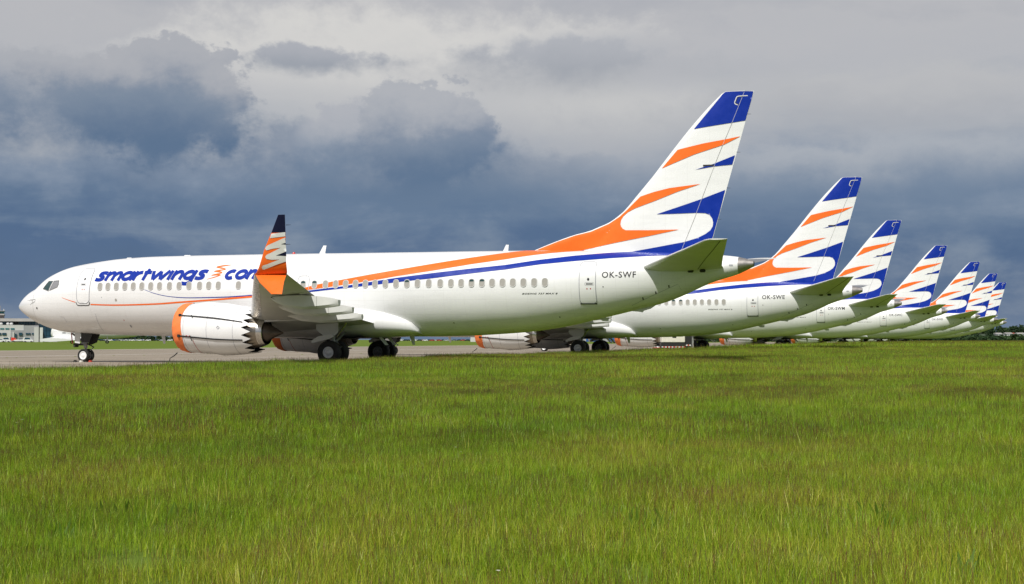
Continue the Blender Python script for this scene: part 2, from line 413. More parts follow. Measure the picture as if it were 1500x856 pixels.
def text_polys(s, bold=0., shear=0., spacing=1.):
    cu = bpy.data.curves.new('t', 'FONT'); cu.body = s; cu.offset = bold; cu.shear = shear; cu.space_character = spacing; cu.resolution_u = 3
    o = bpy.data.objects.new('t', cu); COL.objects.link(o); dg = bpy.context.evaluated_depsgraph_get()
    me = bpy.data.meshes.new_from_object(o.evaluated_get(dg)); bpy.data.objects.remove(o)
    P = [[tuple(me.vertices[i].co[:2]) for i in p.vertices] for p in me.polygons]; bpy.data.meshes.remove(me)
    xs_ = [q[0] for p in P for q in p]; zs_ = [q[1] for p in P for q in p]
    return P, min(xs_), max(xs_), min(zs_), max(zs_)
def text_fit(s, x0, x1, z0, z1, **kw):
    P, a, b_, c_, d_ = text_polys(s, **kw)
    return [[(x0+(q[0]-a)/(b_-a)*(x1-x0), z0+(q[1]-c_)/(d_-c_)*(z1-z0)) for q in p] for p in P]

# --- fuselage
PL = empty('airliner')
xs_f = [39.03*(k/24)**2*.06 for k in range(24)]+[2.35+(39.03-2.35)*k/110 for k in range(111)]
rings = []
for x in xs_f:
    s = math.sqrt(x); zt, zb, ww, zm = F_TOP(s), F_BOT(s), F_W(s), F_MID(s); r_ = []
    for j in range(56):
        a = 2*math.pi*j/56; cz_ = math.sin(a)
        r_.append(Vector((x, ww*math.cos(a), zm+(zt-zm if cz_ > 0 else zm-zb)*cz_)))
    rings.append(r_)
k_cone = min(range(len(xs_f)), key=lambda k: abs(xs_f[k]-38.37))
mb = MB(); mb.loft(rings[:k_cone+1], 0, False); mb.build('fuselage', m_white, PL)
mb = MB(); mb.loft([[p*1 for p in r_] for r_ in rings[k_cone:]], 0, False)
inner = [[Vector((38.6, p.y*.8, 4.56+(p.z-4.56)*.8)) for p in rings[-1]]]
mb.loft([rings[-1]]+inner, 1, True); cone = mb.build('tail_cone', [m_apu, m_dark], PL)

# --- belly fairing
rings = []
for k in range(41):
    u = k/40; x = 12.6+u*10.75
    e = max(1e-3, min(1, u/.24))**.5 if u < .24 else max(1e-3, (1-((u-.58)/.42)**2.4 if u > .58 else 1))**.55
    ww = 1.2+.93*e; zt = 1.7+1.25*e; zb = 1.42-.18*e
    r_ = []
    for j in range(40):
        a = 2*math.pi*j/40; ca, sa = math.cos(a), math.sin(a); zc = (zt+zb)/2
        r_.append(Vector((x, ww*math.copysign(abs(ca)**.75, ca), zc+(zt-zb)/2*math.copysign(abs(sa)**.75, sa))))
    rings.append(r_)
mb = MB(); mb.loft(rings); mb.build('belly_fairing', m_white, PL)

# --- stripes
OR_TOP = [(14.9, 3.30), (16.4, 3.47), (17.75, 3.667), (18.273, 3.79), (19.641, 4.021), (21.025, 4.249), (22.385, 4.46), (24.152, 4.732), (25.87, 4.991), (27.3, 5.19), (28.4, 5.34), (29.5, 5.345), (31.2, 5.30)]
OR_BOT = [(14.9, 3.235), (16.4, 3.36), (17.753, 3.54), (18.284, 3.595), (19.667, 3.758), (21.071, 3.941), (22.446, 4.15), (24.245, 4.394), (25.991, 4.66), (27.7, 4.885), (28.495, 5.01), (29.427, 5.13), (30.27, 5.21), (31.2, 5.28)]
decal('orange_stripe', [OR_TOP+OR_BOT[::-1]], m_orange, PL, fsurf, .006, .2, .06)
BL_TOP = [(14.9, 3.215), (16.4, 3.335), (17.995, 3.53), (19.67, 3.70), (21.075, 3.89), (22.456, 4.075), (24.267, 4.28), (26.045, 4.455), (27.79, 4.61), (29.392, 4.837), (30.958, 5.01), (32.514, 5.132), (33.5, 5.18), (34.9, 5.14), (36.6, 5.02)]
BL_BOT = [(14.9, 3.19), (16.4, 3.27), (18.044, 3.453), (19.673, 3.60), (21.089, 3.724), (22.48, 3.863), (24.305, 4.029), (26.091, 4.219), (27.84, 4.39), (29.448, 4.61), (31.048, 4.744), (32.621, 4.854), (34.168, 4.935), (34.934, 4.96), (36.6, 4.95)]
decal('blue_stripe', [BL_TOP+BL_BOT[::-1]], m_blue, PL, fsurf, .0075, .2, .06)
orf = catmull([(3.873, 3.323), (4.3, 3.19), (4.72, 3.075)])
decal('orange_stripe', stroke(orf, [.012+.03*k/(len(orf)-1) for k in range(len(orf))]), m_orange, PL, fsurf)
orf = catmull([(5.64, 2.954), (6.749, 2.916), (7.93, 2.914), (9.594, 2.952), (10.651, 3.012), (12.527, 3.112), (13.948, 3.20), (14.9, 3.264)])
decal('orange_stripe', stroke(orf, [.06+.03*k/(len(orf)-1) for k in range(len(orf))]), m_orange, PL, fsurf)
nvf = catmull([(8.853, 3.671), (9.37, 3.493), (10.023, 3.347), (10.673, 3.272), (11.391, 3.237), (12.536, 3.242), (13.67, 3.262), (14.9, 3.325)])
decal('navy_line', stroke(nvf, [.018+.035*k/(len(nvf)-1) for k in range(len(nvf))]), m_blue, PL, fsurf)

# --- airline lettering, brushed from strokes (x-height 1)
def arc(cx, cz, rx, rz, a0, a1, n=14): return [(cx+rx*math.cos(R(a0+(a1-a0)*k/n)), cz+rz*math.sin(R(a0+(a1-a0)*k/n))) for k in range(n+1)]
def glyph(ch):
    t_ = .30; h = t_/2
    if ch == 's': return 1.30, [catmull([(1.2, .80), (.95, .86), (.62, .87), (.36, .80), (.36, .62), (.65, .51), (.92, .40), (.92, .20), (.62, .12), (.30, .13), (.02, .20)], 4)]
    if ch == 'm': return 2.0, [[(h, 0), (h, 1)], catmull([(h, .55), (.42, .82), (.75, .84), (.95, .62), (.97, 0)], 5), catmull([(.97, .55), (1.25, .82), (1.58, .84), (1.78, .62), (1.80, 0)], 5)]
    if ch == 'a': return 1.55, [arc(.66, .5, .52, .37, 0, 360, 22), [(1.26, 0), (1.26, 1)]]
    if ch == 'r': return .98, [[(h, 0), (h, 1)], catmull([(h, .50), (.42, .78), (.85, .86)], 5)]
    if ch == 't': return 1.05, [[(.42, 0), (.42, 1.22)], [(.05, .84), (.98, .84)]]
    if ch == 'w': return 2.35, [[(.12, 1), (.58, .06)], [(.58, .06), (1.12, .92)], [(1.12, .92), (1.52, .06)], [(1.52, .06), (2.14, 1)]]
    if ch == 'i': return .50, [[(h, 0), (h, 1)]]
    if ch == 'n': return 1.35, [[(h, 0), (h, 1)], catmull([(h, .52), (.45, .82), (.82, .85), (1.08, .62), (1.10, 0)], 5)]
    if ch == 'g': return 1.55, [arc(.66, .5, .52, .37, 0, 360, 22), catmull([(1.26, 1), (1.26, .3), (1.22, -.18), (.95, -.40), (.60, -.42), (.22, -.36)], 4)]
    if ch == 'c': return 1.30, [arc(.70, .5, .54, .37, 52, 308, 18)]
    if ch == 'o': return 1.50, [arc(.72, .5, .56, .37, 0, 360, 22)]
def word(s, x0, x1, z0, z1, shear=.42, thick=.39):
    tot = sum(glyph(ch)[0] for ch in s); k = (x1-x0-shear*(z1-z0))/tot; h = z1-z0; cur = 0; out = []
    for ch in s:
        wd, strokes = glyph(ch)
        for sp_ in strokes:
            pts = [(x0+(cur+q[0])*k+q[1]*h*shear, z0+q[1]*h) for q in sp_]
            out.append(stroke(pts, thick*h))
        cur += wd
    return out
def multi_decal(name, groups, mat, parent, surf, off=.006):
    """strokes that cross are stacked half a millimetre apart"""
    vs_, fs_ = [], []
    for gi, g_ in enumerate(groups):
        o = decal('tmp', g_, mat, None, surf, off+.0006*(gi % 9), .15, .08); n0 = len(vs_)
        vs_ += [v.co.copy() for v in o.data.vertices]; fs_ += [[i+n0 for i in p.vertices] for p in o.data.polygons]
        me = o.data; bpy.data.objects.remove(o); bpy.data.meshes.remove(me)
    return obj(name, vs_, fs_, mat, parent)
for wd_ in (word('smartwings', 5.82, 12.40, 4.14, 4.615), word('com', 13.24, 15.52, 4.12, 4.60)): multi_decal('airline_lettering', wd_, m_blue, PL, fsurf, .006)
sq = [(13.46, 4.855), (13.0, 4.81), (12.68, 4.757), (13.0, 4.70), (13.25, 4.635), (12.9, 4.58), (12.64, 4.54), (12.95, 4.51), (13.11, 4.46), (12.8, 4.39), (12.55, 4.335), (12.85, 4.36), (13.05, 4.345), (12.7, 4.23), (12.33, 4.14)]
wq = [.02, .075, .03, .07, .03, .07, .03, .07, .03, .065, .03, .06, .045, .05, .015]
cq = catmull([(a, b_, c_) for (a, b_), c_ in zip(sq, wq)], 5)
decal('brush_squiggle', stroke([q[:2] for q in cq], [q[2] for q in cq]), m_orange, PL, fsurf)
def registration(s, parent): return decal('registration_lettering', text_fit(s, 32.40, 33.93, 3.955, 4.235, bold=.012, spacing=1.12), m_black, parent, fsurf, .006, .3, .1)
tl = decal('type_lettering', text_fit('BOEING 737 MAX 8', 28.71, 30.37, 3.228, 3.302, bold=.012, shear=.35, spacing=1.15), m_black, PL, fsurf, .006, .3, .1); tl['kind'] = 'stuff'

# --- cabin windows
mb = MB(); o1 = rounded(0, 0, .30, .42, .13); o2 = rounded(0, 0, .245, .355, .105)
mb.loft([[Vector((a, 0.0, b_)) for a, b_ in o1], [Vector((a, -.014, b_)) for a, b_ in rounded(0, 0, .285, .405, .125)], [Vector((a, -.014, b_)) for a, b_ in o2], [Vector((a, .004, b_)) for a, b_ in o2]], 0, False)
tmp = mb.build('window', m_wframe); me_win = tmp.data; bpy.data.objects.remove(tmp)
o2 = rounded(0, 0, .246, .356, .105); me_pane = mesh_data('pane', [(a, -.007, b_) for a, b_ in o2], [list(range(len(o2)))], m_shade)
o3 = rounded(0, .115, .235, .10, .045); me_blind = mesh_data('blind_gap', [(a, -.0085, b_) for a, b_ in o3], [list(range(len(o3)))], m_glass)
WX = [6.238, 6.709, 7.206, 7.707, 8.197, 8.691, 9.205, 9.71, 10.278, 10.828, 11.383, 11.978, 12.492, 13.024, 14.138, 15.16, 15.67, 16.6, 17.643, 18.243, 18.83, 19.367, 19.891, 20.404, 20.914, 21.412, 21.945, 22.485, 23.041, 23.575, 24.144, 24.718, 25.253, 25.759, 26.27, 26.779, 27.275, 27.777, 28.275, 28.777, 29.284, 29.787]
for k, x in enumerate(WX):
    z = 3.855-(x-6.2)*.0034; p, n = fus_p(x, z, .001)
    o = link('window', me_win, PL); q = n.to_track_quat('-Y', 'Z'); o.location = p; o.rotation_mode = 'QUATERNION'; o.rotation_quaternion = q
    link('pane', me_pane, o)
    if k in (18, 19, 28, 34, 35): link('blind_gap', me_blind, o)

# --- cockpit windows
def glazing(pts, gm, side):
    s_ = (lambda x, z, off: fus_p(x, z, off)[0]) if side < 0 else (lambda x, z, off: fus_p(x, z, off, 1)[0])
    o = decal('cockpit_window', [pts], gm, PL, s_, .006, .1, .08)
    decal('window_frame', ring_poly(pts, .05), m_cframe, o, s_, .010, .1, .08)
for sd_ in (-1, 1):
    glazing([(2.44, 3.80), (2.69, 4.19), (3.03, 4.19), (2.90, 3.68)], m_glass, sd_)
    glazing([(2.99, 3.70), (3.13, 4.19), (3.49, 4.20), (3.53, 4.0), (3.50, 3.87)], m_blind, sd_)

# --- doors
def door(outline, dot, hx, hz, hw):
    o = decal('door', [outline], m_white, PL, fsurf, .010, .2, .1)
    decal('door_seal', ring_poly(outline, .032), m_seal, o, fsurf, .013, .2, .1)
    decal('door_window', [[(dot[0]+.055*math.cos(k*.5236), dot[1]+.065*math.sin(k*.5236)) for k in range(12)]], m_black, o, fsurf, .014)
    decal('handle', [rounded(hx, hz, hw, .05, .02)], m_black, o, fsurf, .014)
    decal('handle_recess', ring_poly(rounded(hx, hz, hw+.10, .13, .05), .014), m_seal, o, fsurf, .0135)
    return o
D1 = [(4.93, 4.80), (4.86, 4.74), (4.80, 4.587), (4.808, 4.198), (4.822, 3.638), (4.832, 3.247), (4.878, 3.091), (4.988, 3.025), (5.4, 3.022), (5.525, 3.079), (5.586, 3.175), (5.612, 3.628), (5.62, 4.152), (5.60, 4.70), (5.53, 4.79)]
d = door(D1, (5.226, 4.248), 5.20, 3.967, .24)
decal('door_sill', stroke(catmull([(4.768, 3.09), (4.802, 2.975), (4.892, 2.918), (5.18, 2.912), (5.48, 2.911), (5.567, 2.96), (5.612, 3.08)], 4), .035), m_black, d, fsurf, .014)
for q in (5.17, 5.29): decal('rescue_marking', [rounded(q, 3.72, .035, .07, .01)], m_redmk, d, fsurf, .014)
D2 = [(31.38, 4.60), (31.43, 4.68), (31.54, 4.705), (31.98, 4.70), (32.08, 4.67), (32.118, 4.60), (32.105, 2.93), (32.06, 2.85), (31.977, 2.827), (31.45, 2.827), (31.38, 2.86), (31.36, 2.95)]
d = door(D2, (31.784, 3.893), 31.83, 3.685, .32)
decal('door_sill', stroke([(31.36, 2.80), (32.11, 2.80)], .06), m_black, d, fsurf, .012)
for q in (31.72, 31.88): decal('rescue_marking', [rounded(q, 3.47, .05, .06, .01)], m_redmk, d, fsurf, .014)
for ex in (16.55, 17.65):
    o = decal('overwing_exit', ring_poly(rounded(ex, 3.78, .60, .92, .16), .026), m_seal, PL, fsurf, .010, .2, .1)

# --- small fittings on the skin
for nm, x, z, r_, mm in (('static_port', 7.181, 3.163, .075, m_shade), ('drain_port', 7.638, 1.85, .07, m_seal), ('pitot_plate', 2.056, 2.80, .06, m_black), ('static_port', 6.35, 3.3, .02, m_black), ('drain_port', 7.4, 2.15, .03, m_redmk), ('drain_port', 25.2, 1.95, .03, m_black), ('drain_port', 30.3, 2.2, .03, m_black), ('drain_port', 32.45, 3.55, .03, m_black)):
    decal(nm, [[(x+r_*.8*math.cos(k*.5236), z+r_*math.sin(k*.5236)) for k in range(12)]], mm, PL, fsurf, .007)
for x, z in ((1.75, 3.19), (1.95, 3.24)):
    p, n = fus_p(x, z, 0); mb = MB(); mb.tube([p, p+n*.09, p+n*.10+Vector((-.22, 0, 0))], [.018, .016, .008], 6); mb.build('pitot_probe', m_strut, PL)
decal('cargo_seam', stroke([(5.823, 2.482), (5.80, 2.2), (5.78, 1.9), (5.74, 1.6)], .016), m_seal, PL, fsurf, .006)
decal('radome_seam', stroke([(1.76, 3.6), (1.76, 3.1), (1.74, 2.6), (1.72, 2.2)], .010), m_wframe, PL, fsurf, .006)
decal('access_seam', stroke([(3.6, 2.35), (3.78, 2.33), (3.86, 2.05)], .012), m_seal, PL, fsurf, .006)
def blade(name, x, z, h, chord, sweep, mat=None):
    s_ = 1 if h > 0 else -1; mb = MB()
    base = [(x, 0, z-.06*s_), (x+chord*.3, -.03, z-.06*s_), (x+chord, 0, z-.06*s_), (x+chord*.3, .03, z-.06*s_)]
    top = [(x+sweep, 0, z+h), (x+sweep+chord*.15, -.012, z+h), (x+sweep+chord*.5, 0, z+h), (x+sweep+chord*.15, .012, z+h)]
    mb.loft([[Vector(p) for p in base], [Vector(p) for p in top]]); mb.build(name, mat or m_white, PL)
blade('antenna', 17.55, 5.41, .40, .34, .26); blade('antenna', 27.15, 5.35, .30, .28, .18); blade('antenna', 6.5, 5.34, .07, .5, .1)
blade('antenna', 9.9, 5.43, .05, .6, .1); blade('belly_antenna', 8.66, 1.36, -.40, .24, .14, m_lgrey); blade('belly_antenna', 22.42, 1.25, -.34, .26, .16, m_lgrey)
blade('drain_mast', 31.8, 2.12, -.10, .55, .25, m_grey)
mb = MB(); mb.lathe([(5.41, .09), (5.46, .085), (5.51, .05), (5.52, .005)], 'z', (16.2, 0, 0), 12); mb.build('beacon', m_beacon, PL)
mb = MB(); mb.prism([(33.3, -.07, 2.48), (34.6, -.07, 2.78), (34.3, -.07, 2.58), (33.98, -.07, 2.49), (33.92, -.07, 2.41), (33.8, -.07, 2.44)], (0, .14, 0)); mb.build('tail_skid', m_lgrey, PL, smooth=False)
for x, z in ((34.15, 3.02), (34.75, 3.28), (35.35, 3.56)): decal('vent_slot', [rounded(x, z, .05, .12, .015)], m_black, PL, fsurf, .007)
decal('access_seam', stroke([(33.6, 2.72), (34.6, 3.16), (35.75, 3.66), (35.85, 3.42)], .014), m_seal, PL, fsurf, .006)
decal('tail_vent', [rounded(38.08, 4.48, .17, .07, .02)], m_seal, PL, fsurf, .007)

# --- fin and rudder
def naca(c, t_): c = min(max(c, 0), 1); return 5*t_*(.2969*math.sqrt(c)-.126*c-.3516*c*c+.2843*c**3-.1036*c**4)
_le = [(4.6, 27.4), (5.25, 28.5), (5.371, 28.785), (5.778, 29.886), (6.042, 30.724), (6.21, 31.45), (6.36, 31.83), (6.558, 32.33), (6.88, 32.82), (7.13, 33.12), (7.902, 33.804), (12.25, 37.60), (12.33, 37.70), (12.36, 37.82)]
FIN_LE = pchip([a for a, b_ in _le], [b_ for a, b_ in _le])
def fin_te(z): return 37.194+(z-5.777)*.2879
_hg = [(4.6, 35.53), (5.57, 35.915), (6.875, 36.462), (9.01, 37.275), (10.9, 38.08), (12.37, 38.68)]
FIN_HG = pchip([a for a, b_ in _hg], [b_ for a, b_ in _hg])
def fin_t(x, z):
    xm = 33.12+(z-7.13)*.8725; cm = fin_te(z)-xm; cc = (x-xm)/cm
    main = naca(cc, .098)*cm if cc > 0 else 0
    d_ = min(1, max(0, (x-FIN_LE(z))/.45))**.5*.10*(1-min(max(cc, 0)*2.2, 1))
    return max(main, d_)+.006
def fin_surf(side):
    return lambda x, z, off: Vector((x, side*(fin_t(min(max(x, FIN_LE(z)), fin_te(z)), z)+off), z))
def fin_mesh(x0f, x1f, name, parent, zlo, zhi, nc=16):
    zs_ = [zlo+(zhi-zlo)*k/90 for k in range(91)]; rings = []
    for z in zs_:
        a, b_ = x0f(z), x1f(z); up = [(a+(b_-a)*(k/nc)**1.6) for k in range(nc+1)]
        rings.append([Vector((x, -fin_t(x, z), z)) for x in up]+[Vector((x, fin_t(x, z), z)) for x in up[::-1]])
    mb = MB(); mb.loft(rings, 0, True); return mb.build(name, m_white, parent, sharp=50)
fin = fin_mesh(FIN_LE, FIN_HG, 'vertical_fin', PL, 4.7, 12.355, 46)
rud = fin_mesh(lambda z: FIN_HG(z)+.014, fin_te, 'rudder', PL, 5.12, 12.33, 8)
F_BLUE = [(36.36, 10.718), (38.07, 10.93), (38.685, 11.01), (38.98, 12.0), (39.05, 12.31), (38.492, 12.335), (37.80, 12.34), (37.68, 12.25)]
F_OR1 = [(35.60, 9.80), (36.789, 10.037), (37.751, 10.183), (38.47, 10.31), (37.731, 9.955), (36.407, 9.562), (34.875, 8.98)]
F_BL2 = [(36.423, 8.854), (37.275, 9.104), (38.21, 9.46), (38.085, 9.044), (37.256, 8.983)]
F_OR = [(33.88, 7.72), (34.5, 7.90), (35.255, 8.06), (36.657, 8.205), (35.637, 7.89), (34.578, 7.497), (33.607, 7.173), (33.30, 7.02), (33.08, 6.85), (32.97, 6.68), (32.94, 6.494), (32.98, 6.36), (33.07, 6.25), (33.213, 6.182), (34.284, 6.156), (35.678, 6.16), (34.283, 5.89), (32.82, 5.636), (31.337, 5.36), (30.6, 5.22), (29.4, 5.12), (28.62, 5.20), (28.95, 5.395), (29.9, 5.74), (30.75, 6.005), (31.5, 6.165), (31.875, 6.31), (32.37, 6.51), (32.87, 6.82), (33.2, 7.09)]
F_BL3 = [(34.654, 6.878), (35.635, 7.181), (36.711, 7.526), (37.76, 7.91), (37.50, 6.892), (37.05, 5.35), (36.9, 4.9), (34.279, 4.9), (33.3, 5.15), (33.455, 5.18), (34.571, 5.362), (35.914, 5.59), (36.5, 5.76), (36.85, 5.93), (37.08, 6.10), (37.19, 6.28), (37.21, 6.45), (37.17, 6.64), (37.06, 6.80), (36.86, 6.88), (36.462, 6.903), (35.538, 6.882)]
for sd_ in (-1, 1):
    for nm, pg, mm in (('blue_tip', F_BLUE, m_blue), ('orange_flash', F_OR1, m_orange), ('blue_flash', F_BL2, m_blue), ('orange_sweep', F_OR, m_orange), ('blue_sweep', F_BL3, m_blue)):
        decal(nm, [pg], mm, fin, fin_surf(sd_), .020, .10, .10)
decal('hinge_line', stroke([(FIN_HG(z), z) for z in (5.2, 6.5, 8, 9.5, 11, 12.3)], .014), m_wframe, fin, fin_surf(-1), .023, .3, .2)
decal('lamp_recess', stroke(catmull([(38.36, 11.72), (38.22, 11.80), (38.27, 11.98), (38.34, 12.10), (38.55, 12.12), (38.80, 12.12)], 4), .04), m_lgrey, fin, fin_surf(-1), .022, .3, .2)
decal('lamp_recess', stroke(catmull([(38.40, 11.74), (38.27, 11.81), (38.32, 11.97), (38.39, 12.07), (38.58, 12.085)], 4), .03), m_dark, fin, fin_surf(-1), .025, .3, .2)
decal('balance_slot', [rounded(37.03, 9.033, .50, .07, .02)], m_dark, fin, fin_surf(-1), .025, .3, .2)
decal('balance_slot', [rounded(37.03, 9.033, .44, .03, .01)], m_wframe, fin, fin_surf(-1), .023, .3, .2)

# --- wings, winglets
def section(xle, xte, p, th, tv, n=14, c0=0., c1=1., infl=0., camber=.012):
    """aerofoil ring: chord along x, thickness along tv"""
    ch = xte-xle; tv = Vector(tv).normalized(); up, lo = [], []
    for k in range(n+1):
        c_ = c0+(c1-c0)*(k/n)**1.7; yt = naca(c_, th)*ch+infl+.004; cb = camber*ch*4*c_*(1-c_)
        up.append(Vector((xle+c_*ch-infl*(k == 0), p[1], p[2]))+tv*(cb+yt)); lo.append(Vector((xle+c_*ch-infl*(k == 0), p[1], p[2]))+tv*(cb-yt))
    return up[::-1]+lo[1:] if c0 == 0 else up[::-1]+lo
# y, LE, TE, z, thickness
WST = [(0.9, 12.9, 21.5, 1.78, .115), (1.9, 14.0, 21.42, 1.93, .125), (4.0, 15.95, 21.36, 2.17, .12), (5.9, 17.05, 21.32, 2.37, .115), (9.0, 18.78, 22.22, 2.70, .11), (13.0, 21.0, 23.42, 3.12, .105), (16.4, 22.9, 24.44, 3.47, .10), (17.2, 23.36, 24.68, 3.56, .10)]
def wing(sd_):
    mir = sd_ > 0; mb = MB()
    mb.loft([section(a, b_, (0, -y, z), th, (0, 0, 1)) for y, a, b_, z, th in WST])
    wg = mb.build('wing', m_grey, PL, mirror=mir, sharp=50)
    sl = MB(); sl.loft([section(a, b_, (0, -y, z), th, (0, 0, 1), 6, 0, .13, .010) for y, a, b_, z, th in WST[3:]], 0, True); sl.build('slat', m_slat, wg, mirror=mir, sharp=60)
    sl = MB(); sl.loft([section(a, b_, (0, -y, z), th, (0, 0, 1), 6, 0, .09, .008) for y, a, b_, z, th in WST[1:3]], 0, True); sl.build('slat', m_white, wg, mirror=mir, sharp=60)
    # trailing edge flaps as their own panels under the wing
    for (y0, y1) in ((2.1, 5.7), (6.1, 12.4)):
        def at_y(y):
            for q, r_ in zip(WST, WST[1:]):
                if q[0] <= y <= r_[0]:
                    u = (y-q[0])/(r_[0]-q[0]); return [q[i]+(r_[i]-q[i])*u for i in range(5)]
        fl = MB(); rr = []
        for k in range(5):
            y = y0+(y1-y0)*k/4; _, a, b_, z, th = at_y(y); ch = b_-a; cf = min(.26*ch, 1.25)
            rr.append([Vector((b_-cf, -y, z+.03)), Vector((b_-cf*.6, -y, z+.015-.10)), Vector((b_+.03, -y, z-.03)), Vector((b_-cf*.5, -y, z+.05))])
        fl.loft(rr); fl.build('flap', m_lgrey, wg, mirror=mir, sharp=30)
    for y, tip, tz, ln in ((12.2, 24.42, 2.60, 3.0), (9.15, 23.62, 2.38, 3.5), (6.2, 22.72, 2.14, 3.9)):
        zt_ = tz+.22; fr = MB(); rr = []
        for u, hw, top, bot in ((0, .03, .26, .20), (.08, .10, .30, .06), (.25, .17, .34, -.14), (.5, .20, .34, -.22), (.68, .20, .30, -.20), (.70, .19, .30, -.19), (.86, .17, .24, -.15), (.985, .13, .16, -.10), (1, .12, .145, -.085)):
            x = tip-ln*(1-u)
            rr.append([Vector((x, -y-hw, tz+top)), Vector((x, -y+hw, tz+top)), Vector((x, -y+hw, tz+bot+.10)), Vector((x, -y+hw*.55, tz+bot)), Vector((x, -y-hw*.55, tz+bot)), Vector((x, -y-hw, tz+bot+.10))])
        fr.loft(rr[:6]); fr.build('flap_track_fairing', m_lgrey, wg, mirror=mir, sharp=30)
        fr = MB(); fr.loft([[p+Vector((.012, 0, 0)) for p in r_] for r_ in rr[5:]]); fr.build('fairing_tail', m_lgrey, wg, mirror=mir, sharp=30)
    # blended winglet: upper blade and lower strake
    UST = [(23.36, 24.68, 17.20, 3.56, (0, 0, 1)), (23.52, 24.78, 17.36, 3.62, (0, .5, .85)), (23.70, 24.84, 17.52, 3.78, (0, .85, .5)), (23.84, 24.86, 17.62, 4.02, (0, .96, .25)), (24.03, 24.89, 17.72, 4.43, (0, .98, .18)), (24.36, 24.95, 17.84, 4.99, (0, .98, .18)), (24.71, 24.98, 17.96, 5.66, (0, .98, .18))]
    us = [section(a, b_, (0, -y, z), .085, tv, 10, camber=0) for a, b_, y, z, tv in UST]
    md = [p.lerp(q, .05) for p, q in zip(us[-2], us[-1])]; mb = MB(); mb.loft(us[:-1]+[md], 0, False); mb.loft([md, us[-1]], 1, False); mb.add(us[-1], [list(range(len(us[-1])))], 1)
    wl = mb.build('winglet', [m_orange, m_navy], wg, mirror=mir, sharp=50)
    LST = [(23.38, 24.66, 17.18, 3.55, (0, 0, 1)), (23.56, 24.74, 17.40, 3.46, (0, -.5, .85)), (23.80, 24.78, 17.62, 3.24, (0, -.75, .65)), (24.44, 24.86, 17.92, 2.80, (0, -.8, .6))]
    mb = MB(); mb.loft([section(a, b_, (0, -y, z), .07, tv, 8, camber=0) for a, b_, y, z, tv in LST]); mb.build('winglet_strake', m_orange, wg, mirror=mir, sharp=50)
    zz = [q[3] for q in UST]; Yf = pchip(zz, [q[2] for q in UST]); Af = pchip(zz, [q[0] for q in UST]); Bf = pchip(zz, [q[1] for q in UST])
    def wsurf(x, z, off):
        a, b_ = Af(z), Bf(z); c_ = (x-a)/(b_-a)
        return Vector((x, sd_*(Yf(z)+naca(c_, .085)*(b_-a)*1.03+.012+off), z))
    if sd_ < 0:
        e_ = .015
        m_cream = m_lgrey
        decal('winglet_brush', [[(24.40, 4.985), (Bf(5.03)-.004, 5.035), (Bf(4.9)-.004, 4.885), (24.325, 4.83)]], m_cream, wl, wsurf, .004, .2, .1)
        Z = [(24.925, 4.841), (24.925, 4.40), (24.90, 4.18), (24.87, 3.99), (24.537, 3.897), (24.085, 3.751), (23.937, 3.71), (23.87, 3.726), (23.86, 3.797), (23.925, 3.859), (24.127, 3.904), (24.623, 4.064), (24.321, 4.055), (24.122, 4.088), (24.065, 4.157), (24.123, 4.233), (24.296, 4.298), (24.727, 4.483), (24.396, 4.451), (24.144, 4.398), (24.09, 4.457), (24.13, 4.524), (24.23, 4.581)]
        decal('winglet_brush', [Z], m_cream, wl, wsurf, .0052, .2, .1)
        decal('winglet_spike', [[(24.74, 4.605), (24.93, 4.655), (24.93, 4.585)]], m_navy, wl, wsurf, .0066, .2, .1)
        decal('winglet_spike', [[(24.504, 4.205), (24.915, 4.345), (24.905, 4.18)]], m_navy, wl, wsurf, .0066, .2, .1)
    return wg
for sd_ in (-1, 1): wing(sd_)
# --- tailplane
for sd_ in (-1, 1):
    SST = [(.5, 33.7, 37.75, 4.36, .095), (1.2, 34.25, 37.80, 4.44, .095), (3.2, 35.6, 38.2, 4.70, .09), (5.2, 36.95, 38.65, 4.95, .09), (6.9, 38.08, 39.02, 5.17, .085), (7.17, 38.36, 39.08, 5.20, .07)]
    mb = MB(); mb.loft([section(a, b_, (0, -y, z), th, (0, 0, 1), camber=-.008) for y, a, b_, z, th in SST]); hs = mb.build('horizontal_stabilizer', m_lgrey, PL, mirror=sd_ > 0, sharp=50)
    mb = MB(); mb.loft([section(a, b_, (0, -y, z), th, (0, 0, 1), 6, 0, .05, .008, camber=-.008) for y, a, b_, z, th in SST[1:]]); mb.build('leading_edge', m_white, hs, mirror=sd_ > 0, sharp=60)
    rr = []
    for y, a, b_, z, th in SST[1:5]:
        h_ = b_-.30*(b_-a); rr.append([Vector((h_-.012, -y, z-naca(.70, th)*(b_-a)*1.15-.02)), Vector((h_+.012, -y, z-naca(.70, th)*(b_-a)*1.15-.02)), Vector((h_+.012, -y, z)), Vector((h_-.012, -y, z))])
    mb = MB(); mb.loft(rr); mb.build('elevator_gap', m_well, hs, mirror=sd_ > 0, smooth=False)
    for x, y in ((36.9, 1.0), (36.35, .95)):
        mb = MB(); mb.box((x-.13, -y-.06, 4.16), (x+.13, -y+.06, 4.30), bev=.03); mb.build('hinge_fitting', m_well, hs, mirror=sd_ > 0)

# --- static wicks
for z in (6.6, 8.0, 9.6, 11.3):
    MB().tube([(fin_te(z)-.02, 0, z), (fin_te(z)+.16, 0, z-.01)], [.012, .006], 5).build('static_wick', m_black, rud)
for z in (4.6, 5.3):
    MB().tube([(24.93, -17.76, z), (25.12, -17.78, z)], [.012, .006], 5).build('static_wick', m_black, PL)
